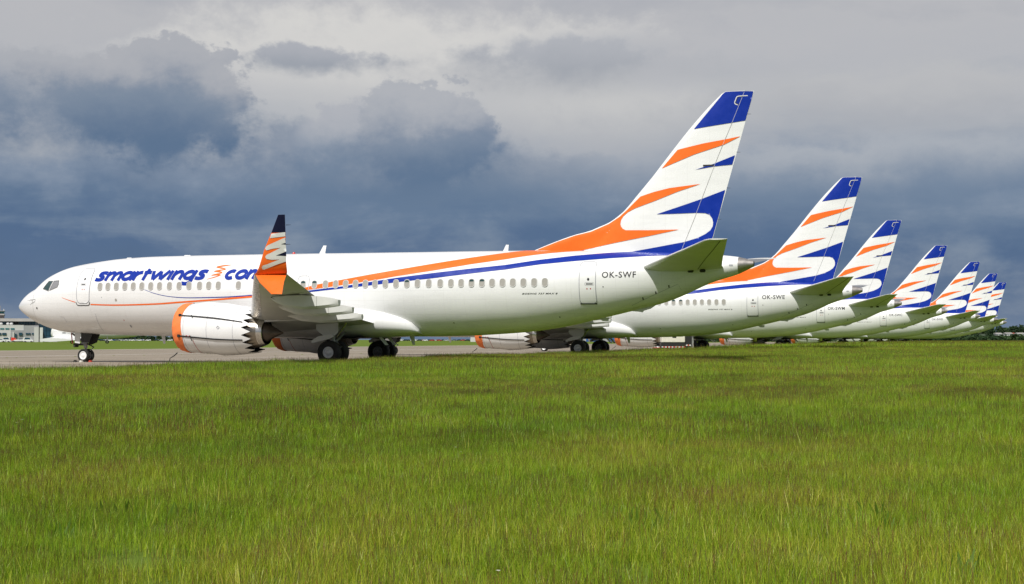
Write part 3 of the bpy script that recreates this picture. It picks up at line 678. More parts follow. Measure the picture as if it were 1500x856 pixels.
# --- engines
EY, EZ = 4.83, 1.655
def edrop(x): return EZ-.045*(x-14.2)
CP = pchip([12.90, 12.93, 13.0, 13.15, 13.5, 14.2, 15.0, 15.8, 16.5, 17.0], [.98, 1.04, 1.095, 1.14, 1.185, 1.20, 1.195, 1.13, 1.03, .95])
NC = 18; NS = NC*6
def eng_pt(x, r_, j, sd_=-1, n=NS):
    a = 2*math.pi*j/n; fl = 1-.045*max(0, -math.sin(a))**2 if x < 15 else 1
    return Vector((x, sd_*EY+r_*math.cos(a), edrop(x)+r_*math.sin(a)*fl))
def chev(j): u = (j % 6)/6; return abs(u*2-1)
def engine(sd_):
    mb = MB(); rings = [[eng_pt(x, CP(x), j, sd_) for j in range(NS)] for x in (12.9, 12.93, 12.97, 13.03, 13.12, 13.25, 13.5, 13.9, 14.3, 14.7, 15.1, 15.5, 15.9, 16.2, 16.42)]
    rings.append([eng_pt(16.5+.45*chev(j), CP(16.5+.45*chev(j)), j, sd_) for j in range(NS)])
    mb.loft(rings, 0, False)
    ins = [rings[-1], [eng_pt(16.5+.45*chev(j), CP(16.5+.45*chev(j))-.03, j, sd_) for j in range(NS)], [eng_pt(16.2, 1.0, j, sd_) for j in range(NS)], [eng_pt(15.0, 1.02, j, sd_) for j in range(NS)], [eng_pt(15.0, .5, j, sd_) for j in range(NS)]]
    mb.loft(ins, 1, False)
    mb.loft([rings[0], [eng_pt(12.96, .92, j, sd_) for j in range(NS)], [eng_pt(13.5, .88, j, sd_) for j in range(NS)], [eng_pt(13.5, .05, j, sd_) for j in range(NS)]], 1, False)
    en = mb.build('engine', [m_cowl, m_dark], PL, sharp=60)
    c_ = lambda x: (0, sd_*EY, edrop(x))
    def turn(name, prof, mats, n=40, idx=0):
        mb_ = MB(); mb_.loft([[eng_pt(x, r_, j, sd_, n) for j in range(n)] for x, r_ in prof], 0, False); return mb_.build(name, mats, en)
    turn('core_nozzle', [(15.2, .82), (16.3, .82), (16.7, .77), (17.0, .68), (17.06, .66)], m_exh)
    turn('nozzle_ring', [(17.055, .665), (17.1, .655), (17.30, .59), (17.31, .565), (17.1, .56)], m_metal)
    turn('exhaust_plug', [(17.0, .46), (17.28, .45), (17.45, .36), (17.7, .235), (17.95, .11), (18.12, .035), (18.16, .004)], m_hot)
    # seams, marks
    for x in (13.58, 14.80, 16.1):
        mb_ = MB(); mb_.loft([[eng_pt(x+dx, CP(x)+.004, j, sd_) for j in range(NS)] for dx in (-.008, .008)], 0, False); mb_.build('cowl_seam', m_seal, en)
    mb_ = MB(); rr = []
    for k in range(9):
        a = R(205+75*k/8); x = 14.05+.05*math.sin(k*.5); r_ = CP(x)+.005
        rr.append([Vector((x+dx, sd_*EY+r_*math.cos(a), edrop(x)+r_*math.sin(a)*(1-.045*max(0, -math.sin(a))**2))) for dx in (-.012, .012)])
    mb_.loft(rr, 0, False, False); mb_.build('cowl_latch_line', m_redmk, en)
    mb_ = MB(); a = R(180)
    mb_.loft([[Vector((15.4+r_*math.cos(q*math.pi/2), sd_*EY-(CP(15.4)+.006), edrop(15.4)+.12+r_*math.sin(q*math.pi/2))) for q in range(4)] for r_ in (.09, .055)], 0, False)
    mb_.build('cowl_mark', m_seal, en)
    for x, zz_ in ((13.75, -.34), (13.92, -.34)):
        y_ = math.sqrt(CP(x)**2-zz_**2)+.008; mb_ = MB()
        mb_.add([(x+.05*math.cos(k*.7854), sd_*EY-y_, edrop(x)+zz_+.05*math.sin(k*.7854)) for k in range(8)], [list(range(8))]); mb_.build('warning_mark', m_redmk, en)
    # pylon
    mb_ = MB(); rr = []
    for x, hw, zt_, zb_ in ((13.6, .05, 2.86, 2.6), (14.3, .20, 2.93, 2.5), (15.4, .26, 2.84, 2.2), (16.6, .27, 2.66, 1.9), (17.6, .24, 2.50, 2.0), (18.9, .14, 2.34, 2.06), (19.8, .05, 2.28, 2.16)):
        rr.append([Vector((x, sd_*EY-hw, zb_)), Vector((x, sd_*EY-hw, zt_-.08)), Vector((x, sd_*EY-hw*.5, zt_)), Vector((x, sd_*EY+hw*.5, zt_)), Vector((x, sd_*EY+hw, zt_-.08)), Vector((x, sd_*EY+hw, zb_))])
    mb_.loft(rr); mb_.build('pylon', m_cowl, en, sharp=50)
    return en
for sd_ in (-1, 1): engine(sd_)

# --- landing gear
def tyre_mesh(r_, wd, rr_):
    p = [(-wd/2*.72, rr_), (-wd/2*.9, rr_+.04), (-wd/2, (r_+rr_)/2), (-wd/2*.93, r_-.07), (-wd/2*.72, r_-.015), (-wd/2*.3, r_), (wd/2*.3, r_), (wd/2*.72, r_-.015), (wd/2*.93, r_-.07), (wd/2, (r_+rr_)/2), (wd/2*.9, rr_+.04), (wd/2*.72, rr_)]
    return p
def wheel(parent, x, y, z, r_, wd, rr_, face, mat):
    mb = MB(); mb.lathe(tyre_mesh(r_, wd, rr_), 'y', (x, y, z), 36); mb.build('tyre', m_tyre, parent, sharp=60)
    s_ = face; mb = MB(); mb.lathe([(-s_*wd*.3, rr_+.005), (s_*wd*.36, rr_+.004), (s_*wd*.38, rr_-.03), (s_*wd*.26, rr_-.06), (s_*wd*.24, rr_*.62), (s_*wd*.34, rr_*.42), (s_*wd*.40, rr_*.30), (s_*wd*.40, .004)], 'y', (x, y, z), 28); mb.build('rim', mat, parent, sharp=40)
for sd_ in (-1, 1):
    mg = MB(); y0 = sd_*2.86; X = 19.74
    mg.tube([(X-.10, y0, 2.25), (X-.02, y0, 1.25), (X, y0, .95)], [.15, .14, .13], 14); mg.tube([(X, y0, .98), (X, y0, .50)], .085, 12)
    mg.tube([(X, y0-.52, .565), (X, y0+.52, .565)], .075, 10)
    g_ = mg.build('main_gear', m_strut, PL)
    for dy in (-.43, .43):
        outer = dy*sd_ > 0
        wheel(g_, X, y0+dy, .565, .565, .40, .27, 1 if dy > 0 else -1, m_rim if outer else m_rimd)
    mb = MB(); mb.tube([(X+.05, y0-sd_*.1, 1.05), (X+.15, y0-sd_*1.5, 1.75)], .06, 8); mb.build('side_brace', m_strut, g_)
    mb = MB(); mb.tube([(X+.05, y0, 1.1), (X+.75, y0, 2.1)], .05, 8); mb.build('drag_brace', m_metal, g_)
    mb = MB(); mb.tube([(X+.13, y0, 1.12), (X+.42, y0, .85), (X+.10, y0, .60)], [.05, .04, .05], 6); mb.build('torque_link', m_strut, g_)
    mb = MB(); yd = y0+sd_*.36
    mb.prism([(X-.75, yd, 2.22), (X+.42, yd, 2.22), (X+.40, yd, 1.50), (X+.25, yd, 1.36), (X-.30, yd, 1.32), (X-.72, yd, 1.62)], (0, .04, 0)); mb.build('gear_door', m_grey, g_, smooth=False)
    mb = MB(); yd2 = y0+sd_*.42
    mb.prism([(X-.95, yd2, 1.12), (X-.55, yd2, 1.34), (X+.10, yd2, 1.42), (X+.22, yd2, 1.30), (X-.1, yd2, 1.18), (X-.9, yd2, 1.0)], (0, .04, 0)); mb.build('gear_door', m_lgrey, g_, smooth=False)
    mb = MB(); mb.box((X-1.0, sd_*.35, 1.215), (X+1.0, sd_*2.0, 1.245)); mb.build('wheel_well', m_well, g_, smooth=False)
    mb = MB(); mb.prism([(X+1.25, sd_*.5, 1.30), (X+1.42, sd_*.5, 1.30), (X+1.78, sd_*.5, .92), (X+1.62, sd_*.5, .90)], (0, .05, 0)); mb.build('drain_mast', m_white, PL, smooth=False)
X = 4.17
mg = MB(); mg.tube([(X-.12, 0, 1.7), (X-.05, 0, 1.1), (X-.02, 0, .75)], [.12, .11, .10], 12); mg.tube([(X-.02, 0, .8), (X, 0, .34)], .06, 10); mg.tube([(X, -.26, .343), (X, .26, .343)], .05, 8)
ng_ = mg.build('nose_gear', m_strut, PL)
for y in (-.2, .2): wheel(ng_, X, y, .343, .343, .20, .215, 1 if y > 0 else -1, m_cowl)
mb = MB(); mb.tube([(X-.02, 0, .95), (X-.85, 0, 1.48)], .05, 8); mb.build('drag_brace', m_strut, ng_)
mb = MB(); mb.tube([(X+.08, 0, .95), (X+.46, 0, .78), (X+.10, 0, .45)], [.05, .045, .05], 6); mb.build('torque_link', m_metal, ng_)
mb = MB(); mb.box((X-.72, -.14, .86), (X-.10, .14, .98), bev=.03); mb.tube([(X-.62, -.16, .83), (X-.62, .16, .83)], .06, 8); mb.build('steering_unit', m_well, ng_)
for y in (-.36, .32):
    mb = MB(); mb.prism([(X-.08, y, 1.56), (X+.62, y, 1.52), (X+.42, y, 1.02), (X+.10, y, .90), (X-.06, y, .95)], (0, .04, 0)); mb.build('gear_door', m_well, ng_, smooth=False)
    mb = MB(); mb.prism([(X-.46, y, 1.54), (X-.12, y, 1.54), (X-.14, y, .96), (X-.44, y, 1.0)], (0, .03, 0)); mb.build('gear_door', m_lgrey, ng_, smooth=False)
mb = MB(); mb.box((X-.7, -.3, 1.44), (X+.75, .3, 1.475)); mb.build('wheel_well', m_well, ng_, smooth=False)
mb = MB(); mb.tube([(X-.78, -.18, 1.52), (X-.74, -.19, 1.2), (X-.70, -.18, .95)], .028, 6); mb.build('warning_streamer', m_redmk, ng_)
# ------------------------------------------------------------------ the row of airliners
ROW = [  # offset x, y, registration, label
    (0, 0, 'OK-SWF', 'nearest and largest white airliner with orange and blue stripes, marked OK-SWF'),
    (1.78, 36.55, 'OK-SWE', 'second white airliner in the row, marked OK-SWE below its tail'),
    (2.33, 74.17, 'OK-SWM', 'third white airliner in the row, marked OK-SWM below its tail'),
    (5.42, 113.13, 'OK-SWC', 'fourth white airliner in the row, marked OK-SWC below its tail'),
    (8.93, 152.11, 'OK-SWD', 'fifth white airliner from the front, third from the far end'),
    (11.58, 191.12, '', 'sixth white airliner, its striped tail just left of the last'),
    (13.47, 231.35, '', 'farthest and smallest white airliner, last tail at the right end')]
tag(PL, ROW[0][3], 'airplane', 'airliners parked side by side')
planes = [PL]
for dx, dy, reg, lab in ROW[1:]:
    c = copy_tree(PL); c.location = (dx, dy, 0); tag(c, lab, 'airplane', 'airliners parked side by side'); planes.append(c)
for p, (dx, dy, reg, lab) in zip(planes, ROW):
    if reg: registration(reg, p)

# ------------------------------------------------------------------ inlet covers, chocks
def inlet_cover(sd_, first):
    root = empty('engine_cover', (12.9, sd_*EY, 0))
    base = Vector((12.9, sd_*EY, 0))
    n = 72; mb = MB(); rings = []
    for x, dr in ((13.47, .012), (13.44, .024), (13.3, .03), (13.15, .032), (13.05, .034), (12.97, .03), (12.91, .03), (12.87, .0)):
        rings.append([eng_pt(max(x, 12.9), CP(max(x, 12.9))+dr+.010*math.sin(j*1.7+x*9), j+0, sd_, n)+Vector((x-max(x, 12.9)+(.035*math.sin(j*.35) if x > 13.4 else 0), 0, 0)) for j in range(n)])
    for r_, dx in ((.8, -.05), (.5, -.03), (.2, -.01), (.01, 0)):
        rings.append([eng_pt(12.9, r_, j, sd_, n)+Vector((-.03+dx+.012*math.sin(j*.8), 0, 0)) for j in range(n)])
    mb.loft([[p-base for p in r_] for r_ in rings], 0, False)
    mb.build('cover', m_fabric, root)
    for a in (150, 197, 30, -17):
        rr = []
        for k in range(15):
            u = k/14; x = 13.36+(16.55-13.36)*u; r_ = CP(x)+(.038 if k == 0 else .012)+.012*math.sin(u*math.pi)
            aa = R(a+(6 if a > 90 else -6)*u); hw = .026
            pt = lambda da, dr: Vector((x, sd_*EY+(r_+dr)*math.cos(aa+da), edrop(x)+(r_+dr)*math.sin(aa+da)*(1-.045*max(0, -math.sin(aa+da))**2 if x < 15 else 1)))-base
            rr.append([pt(-hw, 0), pt(-hw, .012), pt(hw, .012), pt(hw, 0)])
        mb = MB(); mb.loft(rr); mb.build('strap', m_strap, root, smooth=False)
        aa = R(a); x = 13.34; r_ = CP(x)+.04; q = Vector((x, sd_*EY+r_*math.cos(aa), edrop(x)+r_*math.sin(aa)))-base
        mb = MB(); mb.box(q-Vector((.07, .04, .07)), q+Vector((.07, .04, .07)), bev=.02); mb.build('buckle', m_strap, root)
        q2 = q+Vector((.62, (-1 if math.cos(aa) < 0 else 1)*.03, .01))
        mb = MB(); mb.tube([q2, q2+Vector((.05, 0, -.12)), q2+Vector((.10, 0, -.24))], .022, 5); mb.build('loose_strap_end', m_strap, root)
    sg = -1 if sd_ < 0 else -1
    if sd_ > 0: return root
    mb = MB(); mb.tube([(.02, -.55, .56), (-.10, -.62, .42), (-.30, -.66, .30), (-.34, -.70, .14), (-.40, -.72, .03), (-.75, -.85, .02), (-1.05, -1.2, .02)], [.03, .028, .02, .02, .02, .016, .012], 6); mb.build('tie_rope', m_strap, root)
    return root
proto = {-1: inlet_cover(-1, True), 1: inlet_cover(1, True)}
ordn = ['nearest', 'second', 'third', 'fourth', 'fifth', 'sixth', 'farthest']
for k, (dx, dy, reg, lab) in enumerate(ROW):
    for sd_ in (-1, 1):
        if k > 4 : continue
        c = proto[sd_] if k == 0 else copy_tree(proto[sd_])
        if k: c.location = proto[sd_].location + Vector((dx, dy, 0))
        wh = {-1: 'near-side', 1: 'far-side'}[sd_]
        tag(c, f'orange fabric cover over the {wh} engine inlet of the {ordn[k]} airliner', 'engine cover', 'engine inlet covers')
m_chock = material('red_rubber', (.42, .05, .03), .7, var=.2); m_chw = material('pale_chock', (.6, .58, .52), .7, var=.2)
def chock(x, y, m_, lab):
    mb = MB(); mb.prism([(-.09, -.07, 0), (.09, -.07, 0), (.03, -.07, .10), (-.03, -.07, .10)], (0, .14, 0)); o = mb.build('wheel_chock', m_, smooth=False); o.location = (x, y, 0)
    tag(o, lab, 'wheel chock')
chock(4.66, -.32, m_chock, 'small red chock behind the nose wheel of the nearest airliner')
chock(3.72, -.30, m_strap, 'small black chock ahead of the nose wheel of the nearest airliner')
chock(4.40, -.75, m_chw, 'small pale block lying beside the nose wheel of the nearest airliner')

# ------------------------------------------------------------------ ground power cart
gx_, gy_ = at(990, 128); m_cart = material('cart_cream', (.72, .69, .60), .45, var=.06); m_cblk = material('cart_black', (.02, .02, .02), .5); m_cred = material('cart_red', (.55, .05, .03), .5); m_cwht = material('cart_white', (.75, .73, .70), .5)
g = empty('ground_power_cart', (gx_, gy_, 0), -YAW)
MB().box((-1.35, -.75, .92), (.72, .75, 1.62), bev=.04).build('housing', m_cart, g)
MB().box((-1.38, -.72, .42), (.75, .72, .915)).build('chassis', m_cblk, g, smooth=False)
MB().box((.78, -.70, .62), (1.32, .70, 1.60), bev=.05).build('control_cabinet', m_cblk, g)
MB().box((1.34, -.66, .34), (1.50, -.5, 1.62)).build('corner_post', m_strut, g, smooth=False)
for k in range(14):
    MB().box((-1.36+k*.15, -.775, .46), (-1.36+k*.15+.148, -.74, .56)).build('hazard_band', m_cred if k % 2 else m_cwht, g, smooth=False)
for k in range(3): MB().box((.80+k*.15, -.73, .62), (.945+k*.15, -.705, .72)).build('hazard_band', m_cred if k % 2 else m_cwht, g, smooth=False)
MB().box((-.40, -.78, 1.34), (-.06, -.755, 1.70)).build('emblem_plate', m_navy, g, smooth=False)
MB().box((-.33, -.80, 1.42), (-.13, -.785, 1.60)).build('emblem', m_cwht, g, smooth=False)
for x0, x1 in ((-1.12, -.72), (.08, .55)): MB().box((x0, -.765, 1.44), (x1, -.752, 1.50)).build('nameplate', m_seal, g, smooth=False)
for x in (-1.0, .9):
    for y in (-.6, .6):
        mb = MB(); mb.lathe(tyre_mesh(.30, .2, .15), 'y', (x, y, .30), 24); mb.build('tyre', m_tyre, g)
mb = MB(); mb.tube([(-1.35, 0, .45), (-2.1, 0, .42)], .04, 6); mb.build('tow_bar', m_cred, g)
tag(g, 'cream ground power cart with red and white chevron band behind the second airliner', 'power cart')

# ------------------------------------------------------------------ far airport buildings (left)
m_wallw = material('render_white', (.55, .55, .54), .8, var=.06, vscale=.2); m_wallg = material('cladding_grey', (.32, .325, .335), .7, var=.08, vscale=.2)
m_roof = material('roof_grey', (.40, .385, .36), .7, var=.08, vscale=.2); m_gl = material('facade_glass', (.02, .065, .10), .12, coat=.8, var=.3, vscale=.12); m_teal = material('teal_glass', (.03, .16, .17), .15, coat=.6)
m_conc = material('tower_concrete', (.27, .24, .24), .8, var=.1, vscale=.3)
TH = math.atan(710/2099.84); DB = 740.                     # the terminal squares up to the bearing of the far left
def zb(py): return 1.166+(498-py)*DB*math.cos(TH)/2099.84
def lx(px, d): return d*math.tan(math.atan((px-750)/2099.84)+TH)
def bx(name, px0, px1, py0, py1, d0, d1, mat, parent):
    """a block between two bearings, with its own depth"""
    return MB().box((lx(px0, d0+40), d0+40-DB, max(zb(py1), 0) if py1 < 499 else 0), (lx(px1, d0+40), d1+40-DB, zb(py0))).build(name, mat, parent, smooth=False)
vd = FWD*math.cos(TH)-RGT*math.sin(TH); org = Vector((CAM.x+vd.x*DB, CAM.y+vd.y*DB, 0))
tb = empty('terminal_building', org, -YAW+TH)
bx('roof', -60, 52, 467, 471.3, 700, 760, m_roof, tb); bx('upper_wall', -60, 57.4, 471.3, 477, 706, 758, m_wallg, tb)
for k in range(10): bx('window', -58+k*8.6, -50.5+k*8.6, 471.9, 475.5, 705.8, 705.9, m_gl if k % 3 else m_cblk, tb)
for k in range(6): bx('glass_panel', 28+k*4, 31.6+k*4, 471.6, 476.2, 705.7, 705.9, m_gl, tb)
for px in (2, 12, 17): 
    o = MB().lathe([(-.8, .02), (-.7, .35), (-.35, .62), (0, .67), (.35, .62), (.7, .35), (.8, .02)], 'x', (lx(px, 740), -3.5, zb(475.2)), 14).build('roof_tank', m_wallw, tb)
bx('terrace_wall', -60, 35, 477, 484.5, 690, 705, m_wallw, tb)
for k in range(7): bx('window', -30+k*7.6, -24+k*7.6, 481.5, 483.6, 689.8, 689.9, m_teal, tb)
bx('lower_wall', -60, 16, 484.55, 500, 689.5, 705, m_wallw, tb); bx('lower_wall', 16, 35.3, 484.55, 500, 689.4, 704.9, m_wallg, tb); bx('lower_wall', 35.35, 57, 477.5, 500, 689.3, 704.9, m_wallg, tb)
for a, b_, c_, d_ in ((28, 33, 488, 492), (38, 41.5, 488.4, 490.6), (42, 45, 488.4, 490.6), (47, 50, 488.4, 490.6), (28, 33, 496.5, 499), (22.5, 24.6, 489.5, 495)): bx('window', a, b_, c_, d_, 688.9, 689.2, m_gl, tb)
for a, b_ in ((-3, 2), (3.5, 9.5)): bx('window', a, b_, 488.3, 491.5, 689.1, 689.4, m_gl, tb)
bx('door', 18.5, 21, 487, 500, 688.9, 689.2, m_wallw, tb)
bx('pilaster', 50.2, 57, 480, 500, 687, 689.2, m_wallw, tb); bx('pilaster', 58.5, 63, 480.5, 500, 687, 689, m_lgrey, tb)
bx('glass_wall', 57.5, 84, 470.5, 500, 705, 750, m_cblk, tb)
for i in range(5):
    for j in range(4): bx('glass_panel', 58+i*5.2, 62.8+i*5.2, 471+j*7.2, 477.7+j*7.2, 704.7, 704.9, m_gl, tb)
bx('plinth', 57.5, 84, 496.2, 500, 702, 704.6, m_wallg, tb)
tag(tb, 'grey and white airport terminal with dark glass wall left of the nose', 'building')
tw = empty('control_tower', org, -YAW+TH)
bx('shaft', -14, 5.5, 459.5, 467.5, 762, 785, m_conc, tw); bx('gallery', -14, 6.3, 457.2, 459.4, 761, 786, m_roof, tw); bx('cab', -14, 6, 453.2, 457.1, 761.5, 785, m_teal, tw); bx('roof', -14, 6.6, 452.4, 453.1, 760.5, 786, m_roof, tw)
bx('base_wing', -14, 18.5, 464.2, 467.3, 762, 786, m_gl, tw); bx('mast', -.6, .6, 444, 452.3, 770, 772, m_strut, tw); bx('lamp', 5, 6, 449.5, 452.3, 765, 767, m_wallw, tw)
for k in range(5): bx('mullion', -12+k*4, -11.6+k*4, 453.2, 457.1, 761.2, 761.4, m_cblk, tw)
tag(tw, 'control tower with glazed cab above the terminal roof at the left edge', 'tower')

# white airliner waiting beyond the runway, mostly behind the nose
DJ = 420.; SJ = 2099.84/DJ
jt = empty('parked_jet', (*at(95, DJ), 0), -YAW+math.atan(655/2099.84))
rr = []
for x, hw, zt_, zl in ((-3.85, .05, 3.1, 2.9), (-3.75, .9, 4.0, 2.2), (-3.5, 1.3, 4.5, 1.9), (-2.5, 1.7, 4.9, 1.65), (0, 1.85, 5.1, 1.5), (6, 1.85, 5.1, 1.4), (14, 1.85, 5.1, 1.4), (20, 1.2, 4.9, 2.0), (24, .3, 4.6, 3.6)):
    rr.append([Vector((x, hw*math.cos(2*math.pi*j/20), (zt_+zl)/2+(zt_-zl)/2*math.sin(2*math.pi*j/20))) for j in range(20)])
MB().loft(rr).build('fuselage', m_lgrey, jt)
mb = MB(); mb.loft([section(-3.6, 5.5, (0, -1.6, 1.75), .10, (0, 0, 1)), section(-4.9, 3.5, (0, -6, 1.35), .10, (0, 0, 1)), section(-6.7, 2.6, (0, -11, 1.0), .11, (0, 0, 1))]); mb.build('wing', m_white, jt)
MB().prism([(-3.2, -1.98, 3.9), (-3.4, -1.98, 2.2), (6.5, -1.98, 1.5)], (0, .1, 0)).build('paint_panel', m_white, jt, smooth=False)
for x in (-.6, -.1): MB().box((x, -2.02, 2.95), (x+.32, -1.99, 3.25)).build('emblem', m_black, jt, smooth=False)
for x, y in ((2, -1), (2, 1), (12, -2), (12, 2)): MB().lathe(tyre_mesh(.5, .4, .25), 'y', (x, y, .5), 20).build('tyre', m_tyre, jt); MB().tube([(x, y, .5), (x, y, 1.9)], .12, 8).build('gear_leg', m_strut, jt)
tag(jt, 'white and grey jet beyond the runway, partly hidden behind the airliner nose', 'airplane')

m_rtail = material('red_tail', (.66, .05, .03), .4)
rt = empty('tail_of_aircraft', (*at(22, 640), 0), -YAW+math.atan(728/2099.84))
MB().prism([(-1.6, -.12, .3), (1.9, -.12, .3), (-.1, -.12, 2.0), (-1.5, -.12, 2.2)], (0, .24, 0)).build('fin', m_rtail, rt, smooth=False)
MB().tube([(-2.2, 0, .45), (0, 0, .6), (4, 0, .7), (6, 0, .6)], [.15, .5, .6, .3], 10).build('fuselage', m_wallw, rt)
MB().box((-1.4, -1.7, .7), (-.3, 1.7, .8)).build('tailplane', m_rtail, rt, smooth=False)
tag(rt, 'small red tail fin in front of the grey terminal wall', 'airplane')

# ------------------------------------------------------------------ far vehicles
m_cars = [material('car_'+nm, c_, .3, coat=.6) for nm, c_ in (('white', (.75, .75, .74)), ('silver', (.42, .43, .45)), ('black', (.02, .02, .022)), ('blue', (.03, .08, .30)), ('red', (.40, .03, .03)), ('grey', (.15, .16, .17)))]
def car_mesh(mt, van=False):
    mb = MB(); h1, h2 = (.95, 1.45) if not van else (1.2, 2.2)
    side = [(-2.15, .35), (2.15, .35), (2.2, .75), (1.35, h1), (.75, h2), (-1.5 if not van else -2.05, h2), (-2.1, h1), (-2.2, .7)]
    mb.prism([(x, -.85, z) for x, z in side], (0, 1.7, 0), 0)
    gl = [(1.15, h1+.02), (.68, h2-.1), (-1.4, h2-.1), (-1.85, h1+.02)]
    for y in (-.865, .855): mb.prism([(x, y, z) for x, z in gl], (0, .01, 0), 1)
    for x in (-1.35, 1.35): mb.lathe([(-.9, .01), (-.9, .33), (.9, .33), (.9, .01)], 'y', (x, 0, .33), 12, 2)
    o = mb.build('parked_car', [mt, m_gl, m_tyre], smooth=False); me = o.data; bpy.data.objects.remove(o); return me
cm = [car_mesh(m_) for m_ in m_cars]; vm = car_mesh(m_cars[0], True)
rc = random.Random(5)
CN = ['white', 'silver', 'black', 'blue', 'red', 'grey']
def far_car(px, D, where):
    k = rc.choice(wts); car(px, D, R(rc.choice((0, 180))+rc.uniform(-6, 6)), cm[k], f'tiny {CN[k]} car in the distant car park seen {where}', f'{CN[k]} cars in the far car park seen {where}')
def car(px, D, rz, me, lab, grp):
    x, y = at(px, D); o = link('parked_car', me, None, (x, y, 0)); o.rotation_euler = (0, 0, rz-YAW); tag(o, lab, 'car', grp)
wts = [0, 0, 0, 1, 1, 2, 3, 4, 5, 0]
for row, D in enumerate((1150, 1210, 1275)):
    px = 150+row*2.1
    while px < 250:
        if rc.random() < .85: far_car(px, D, 'under the front fuselage')
        px += 9.5+rc.random()*3
    px = 585+row*3.3
    while px < 692:
        if rc.random() < .9: far_car(px, D, 'below the rear belly')
        px += 9+rc.random()*2
car(42.5, 640, 0, vm, 'small white van parked in front of the grey terminal wall', None)
for k, px in enumerate((2, 9)): car(px, 650+6*k, R(180*k), vm if k else cm[0], ['white car at the far left below the terminal', 'white van at the far left below the terminal'][k], None)

m_bluew = material('blue_cladding', (.03, .10, .28), .5, var=.12, vscale=.2)
hb = empty('blue_hangar', (*at(872, 820), 0), -YAW)
MB().box((-14, 0, 0), (46, 25, 2.6)).build('wall', m_bluew, hb, smooth=False); MB().box((-14.3, -.3, 2.6), (46.3, 25, 3.0)).build('roof', m_roof, hb, smooth=False)
for k in range(9): MB().box((-12+k*6.4, -.06, .2), (-12+k*6.4+.25, -.01, 2.55)).build('rib', m_wallw, hb, smooth=False)
for k in range(4): MB().box((-9+k*13, -.08, 0), (-5.5+k*13, -.02, 1.9)).build('door', m_wallg, hb, smooth=False)
tag(hb, 'long low blue building seen between the wheels of the second airliner', 'building')
sb = empty('grey_shed', (*at(699, 760), 0), -YAW)
MB().box((-3.5, 0, 0), (4, 12, 2.7)).build('wall', m_wallw, sb, smooth=False); MB().box((-3.7, -.2, 2.7), (4.2, 12, 3.0)).build('roof', m_roof, sb, smooth=False); MB().box((-1, -.05, 0), (1.2, -.01, 2)).build('door', m_wallg, sb, smooth=False)
tag(sb, 'pale shed beyond the runway left of the second engine cover', 'building')

# ------------------------------------------------------------------ far woods and houses (right)
m_leafd = bpy.data.materials.new('far_foliage'); m_leafd.use_nodes = True
t = m_leafd.node_tree; b = t.nodes['Principled BSDF']; c = nd(t, 'ShaderNodeTexCoord')
f1 = noise(t, c.outputs['Object'], .09, 4, .6); f2 = noise(t, c.outputs['Object'], .9, 4, .6)
t.links.new(ramp(t, f1*.6+f2*.4, [(.35, (.016, .034, .018)), (.5, (.030, .058, .022)), (.68, (.060, .090, .030))]), b.inputs['Base Color']); b.inputs['Roughness'].default_value = .9; b.inputs['Specular IOR Level'].default_value = .15
m_bark = material('bark', (.06, .045, .035), .9)
def wood(name, trees, lab):
    rw = random.Random(len(trees)); V_, F_, I_ = [], [], []
    for (x, y, z0, h, cr, conif) in trees:
        n0 = len(V_)
        for k in range(4): a = k*math.pi/2; V_ += [(x+.25*math.cos(a), y+.25*math.sin(a), z0), (x+.1*math.cos(a), y+.1*math.sin(a), z0+h*.6)]
        for k in range(4): q = (k+1) % 4; F_.append([n0+2*k, n0+2*q, n0+2*q+1, n0+2*k+1]); I_.append(1)
        for k in range(110):
            u = rw.random(); zz_ = z0+h*(.12+.88*u); rad = cr*((1-u)*.95+.05 if conif else math.sqrt(max(0, 1-(2*(u-.42)/1.2)**2)))*math.sqrt(rw.random())*(1+.25*math.sin(k))
            a = rw.random()*6.283; c0 = Vector((x+rad*math.cos(a), y+rad*math.sin(a), zz_)); s_ = rw.uniform(.35, .95)*(cr/3.2)
            n0 = len(V_)
            for q in range(4): V_.append(c0+Vector((rw.gauss(0, 1), rw.gauss(0, 1), rw.gauss(0, .7)))*s_)
            F_ += [[n0, n0+1, n0+2], [n0, n0+2, n0+3], [n0, n0+3, n0+1], [n0+1, n0+3, n0+2]]; I_ += [0]*4
    o = obj(name, V_, F_, [m_leafd, m_bark], idx=I_, smooth=False); return tag(o, lab, 'woods', kind='stuff')
hill_pts = []
def hill_h(px): return 1+5.5*sstep(1180, 1420, px)+2.5*sstep(1380, 1520, px)
hv, hf = [], []
for i in range(41):
    px = 900+i*22
    for j, (D, kf) in enumerate(((900, 0), (1000, .25), (1120, .42), (1250, .85), (1380, 1), (1700, .6))): hv.append((*at(px, D), hill_h(px)*kf-.1))
for i in range(40):
    for j in range(5): hf.append([i*6+j, (i+1)*6+j, (i+1)*6+j+1, i*6+j+1])
m_floor = material('wood_floor', (.035, .055, .022), .95, var=.3, vscale=.05)
tag(obj('hill', hv, hf, m_floor), kind='structure')
rw = random.Random(11); tr = []
for px in range(930, 1640, 4):
    for D in (780, 815, 850):
        if rw.random() < .62:
            p_ = px+rw.uniform(-2, 2); tr.append((*at(p_, D+rw.uniform(-12, 12)), 0, rw.uniform(2.2, 3.9)*(1-.35*(p_ < 1120)), rw.uniform(1.8, 2.8), False))
wood('near_wood', tr, 'dark green belt of trees along the far edge of the airfield')
tr = []
for px in range(1150, 1640, 5):
    for D, kf in ((1170, .60), (1250, .85), (1330, .97)):
        if rw.random() < .8:
            p_ = px+rw.uniform(-2, 2); tr.append((*at(p_, D), hill_h(p_)*kf-.4, rw.uniform(3.6, 6.5), rw.uniform(2.0, 3.2), rw.random() < .45))
wood('hill_wood', tr, 'dark wooded hill on the skyline at the right')
tr = []
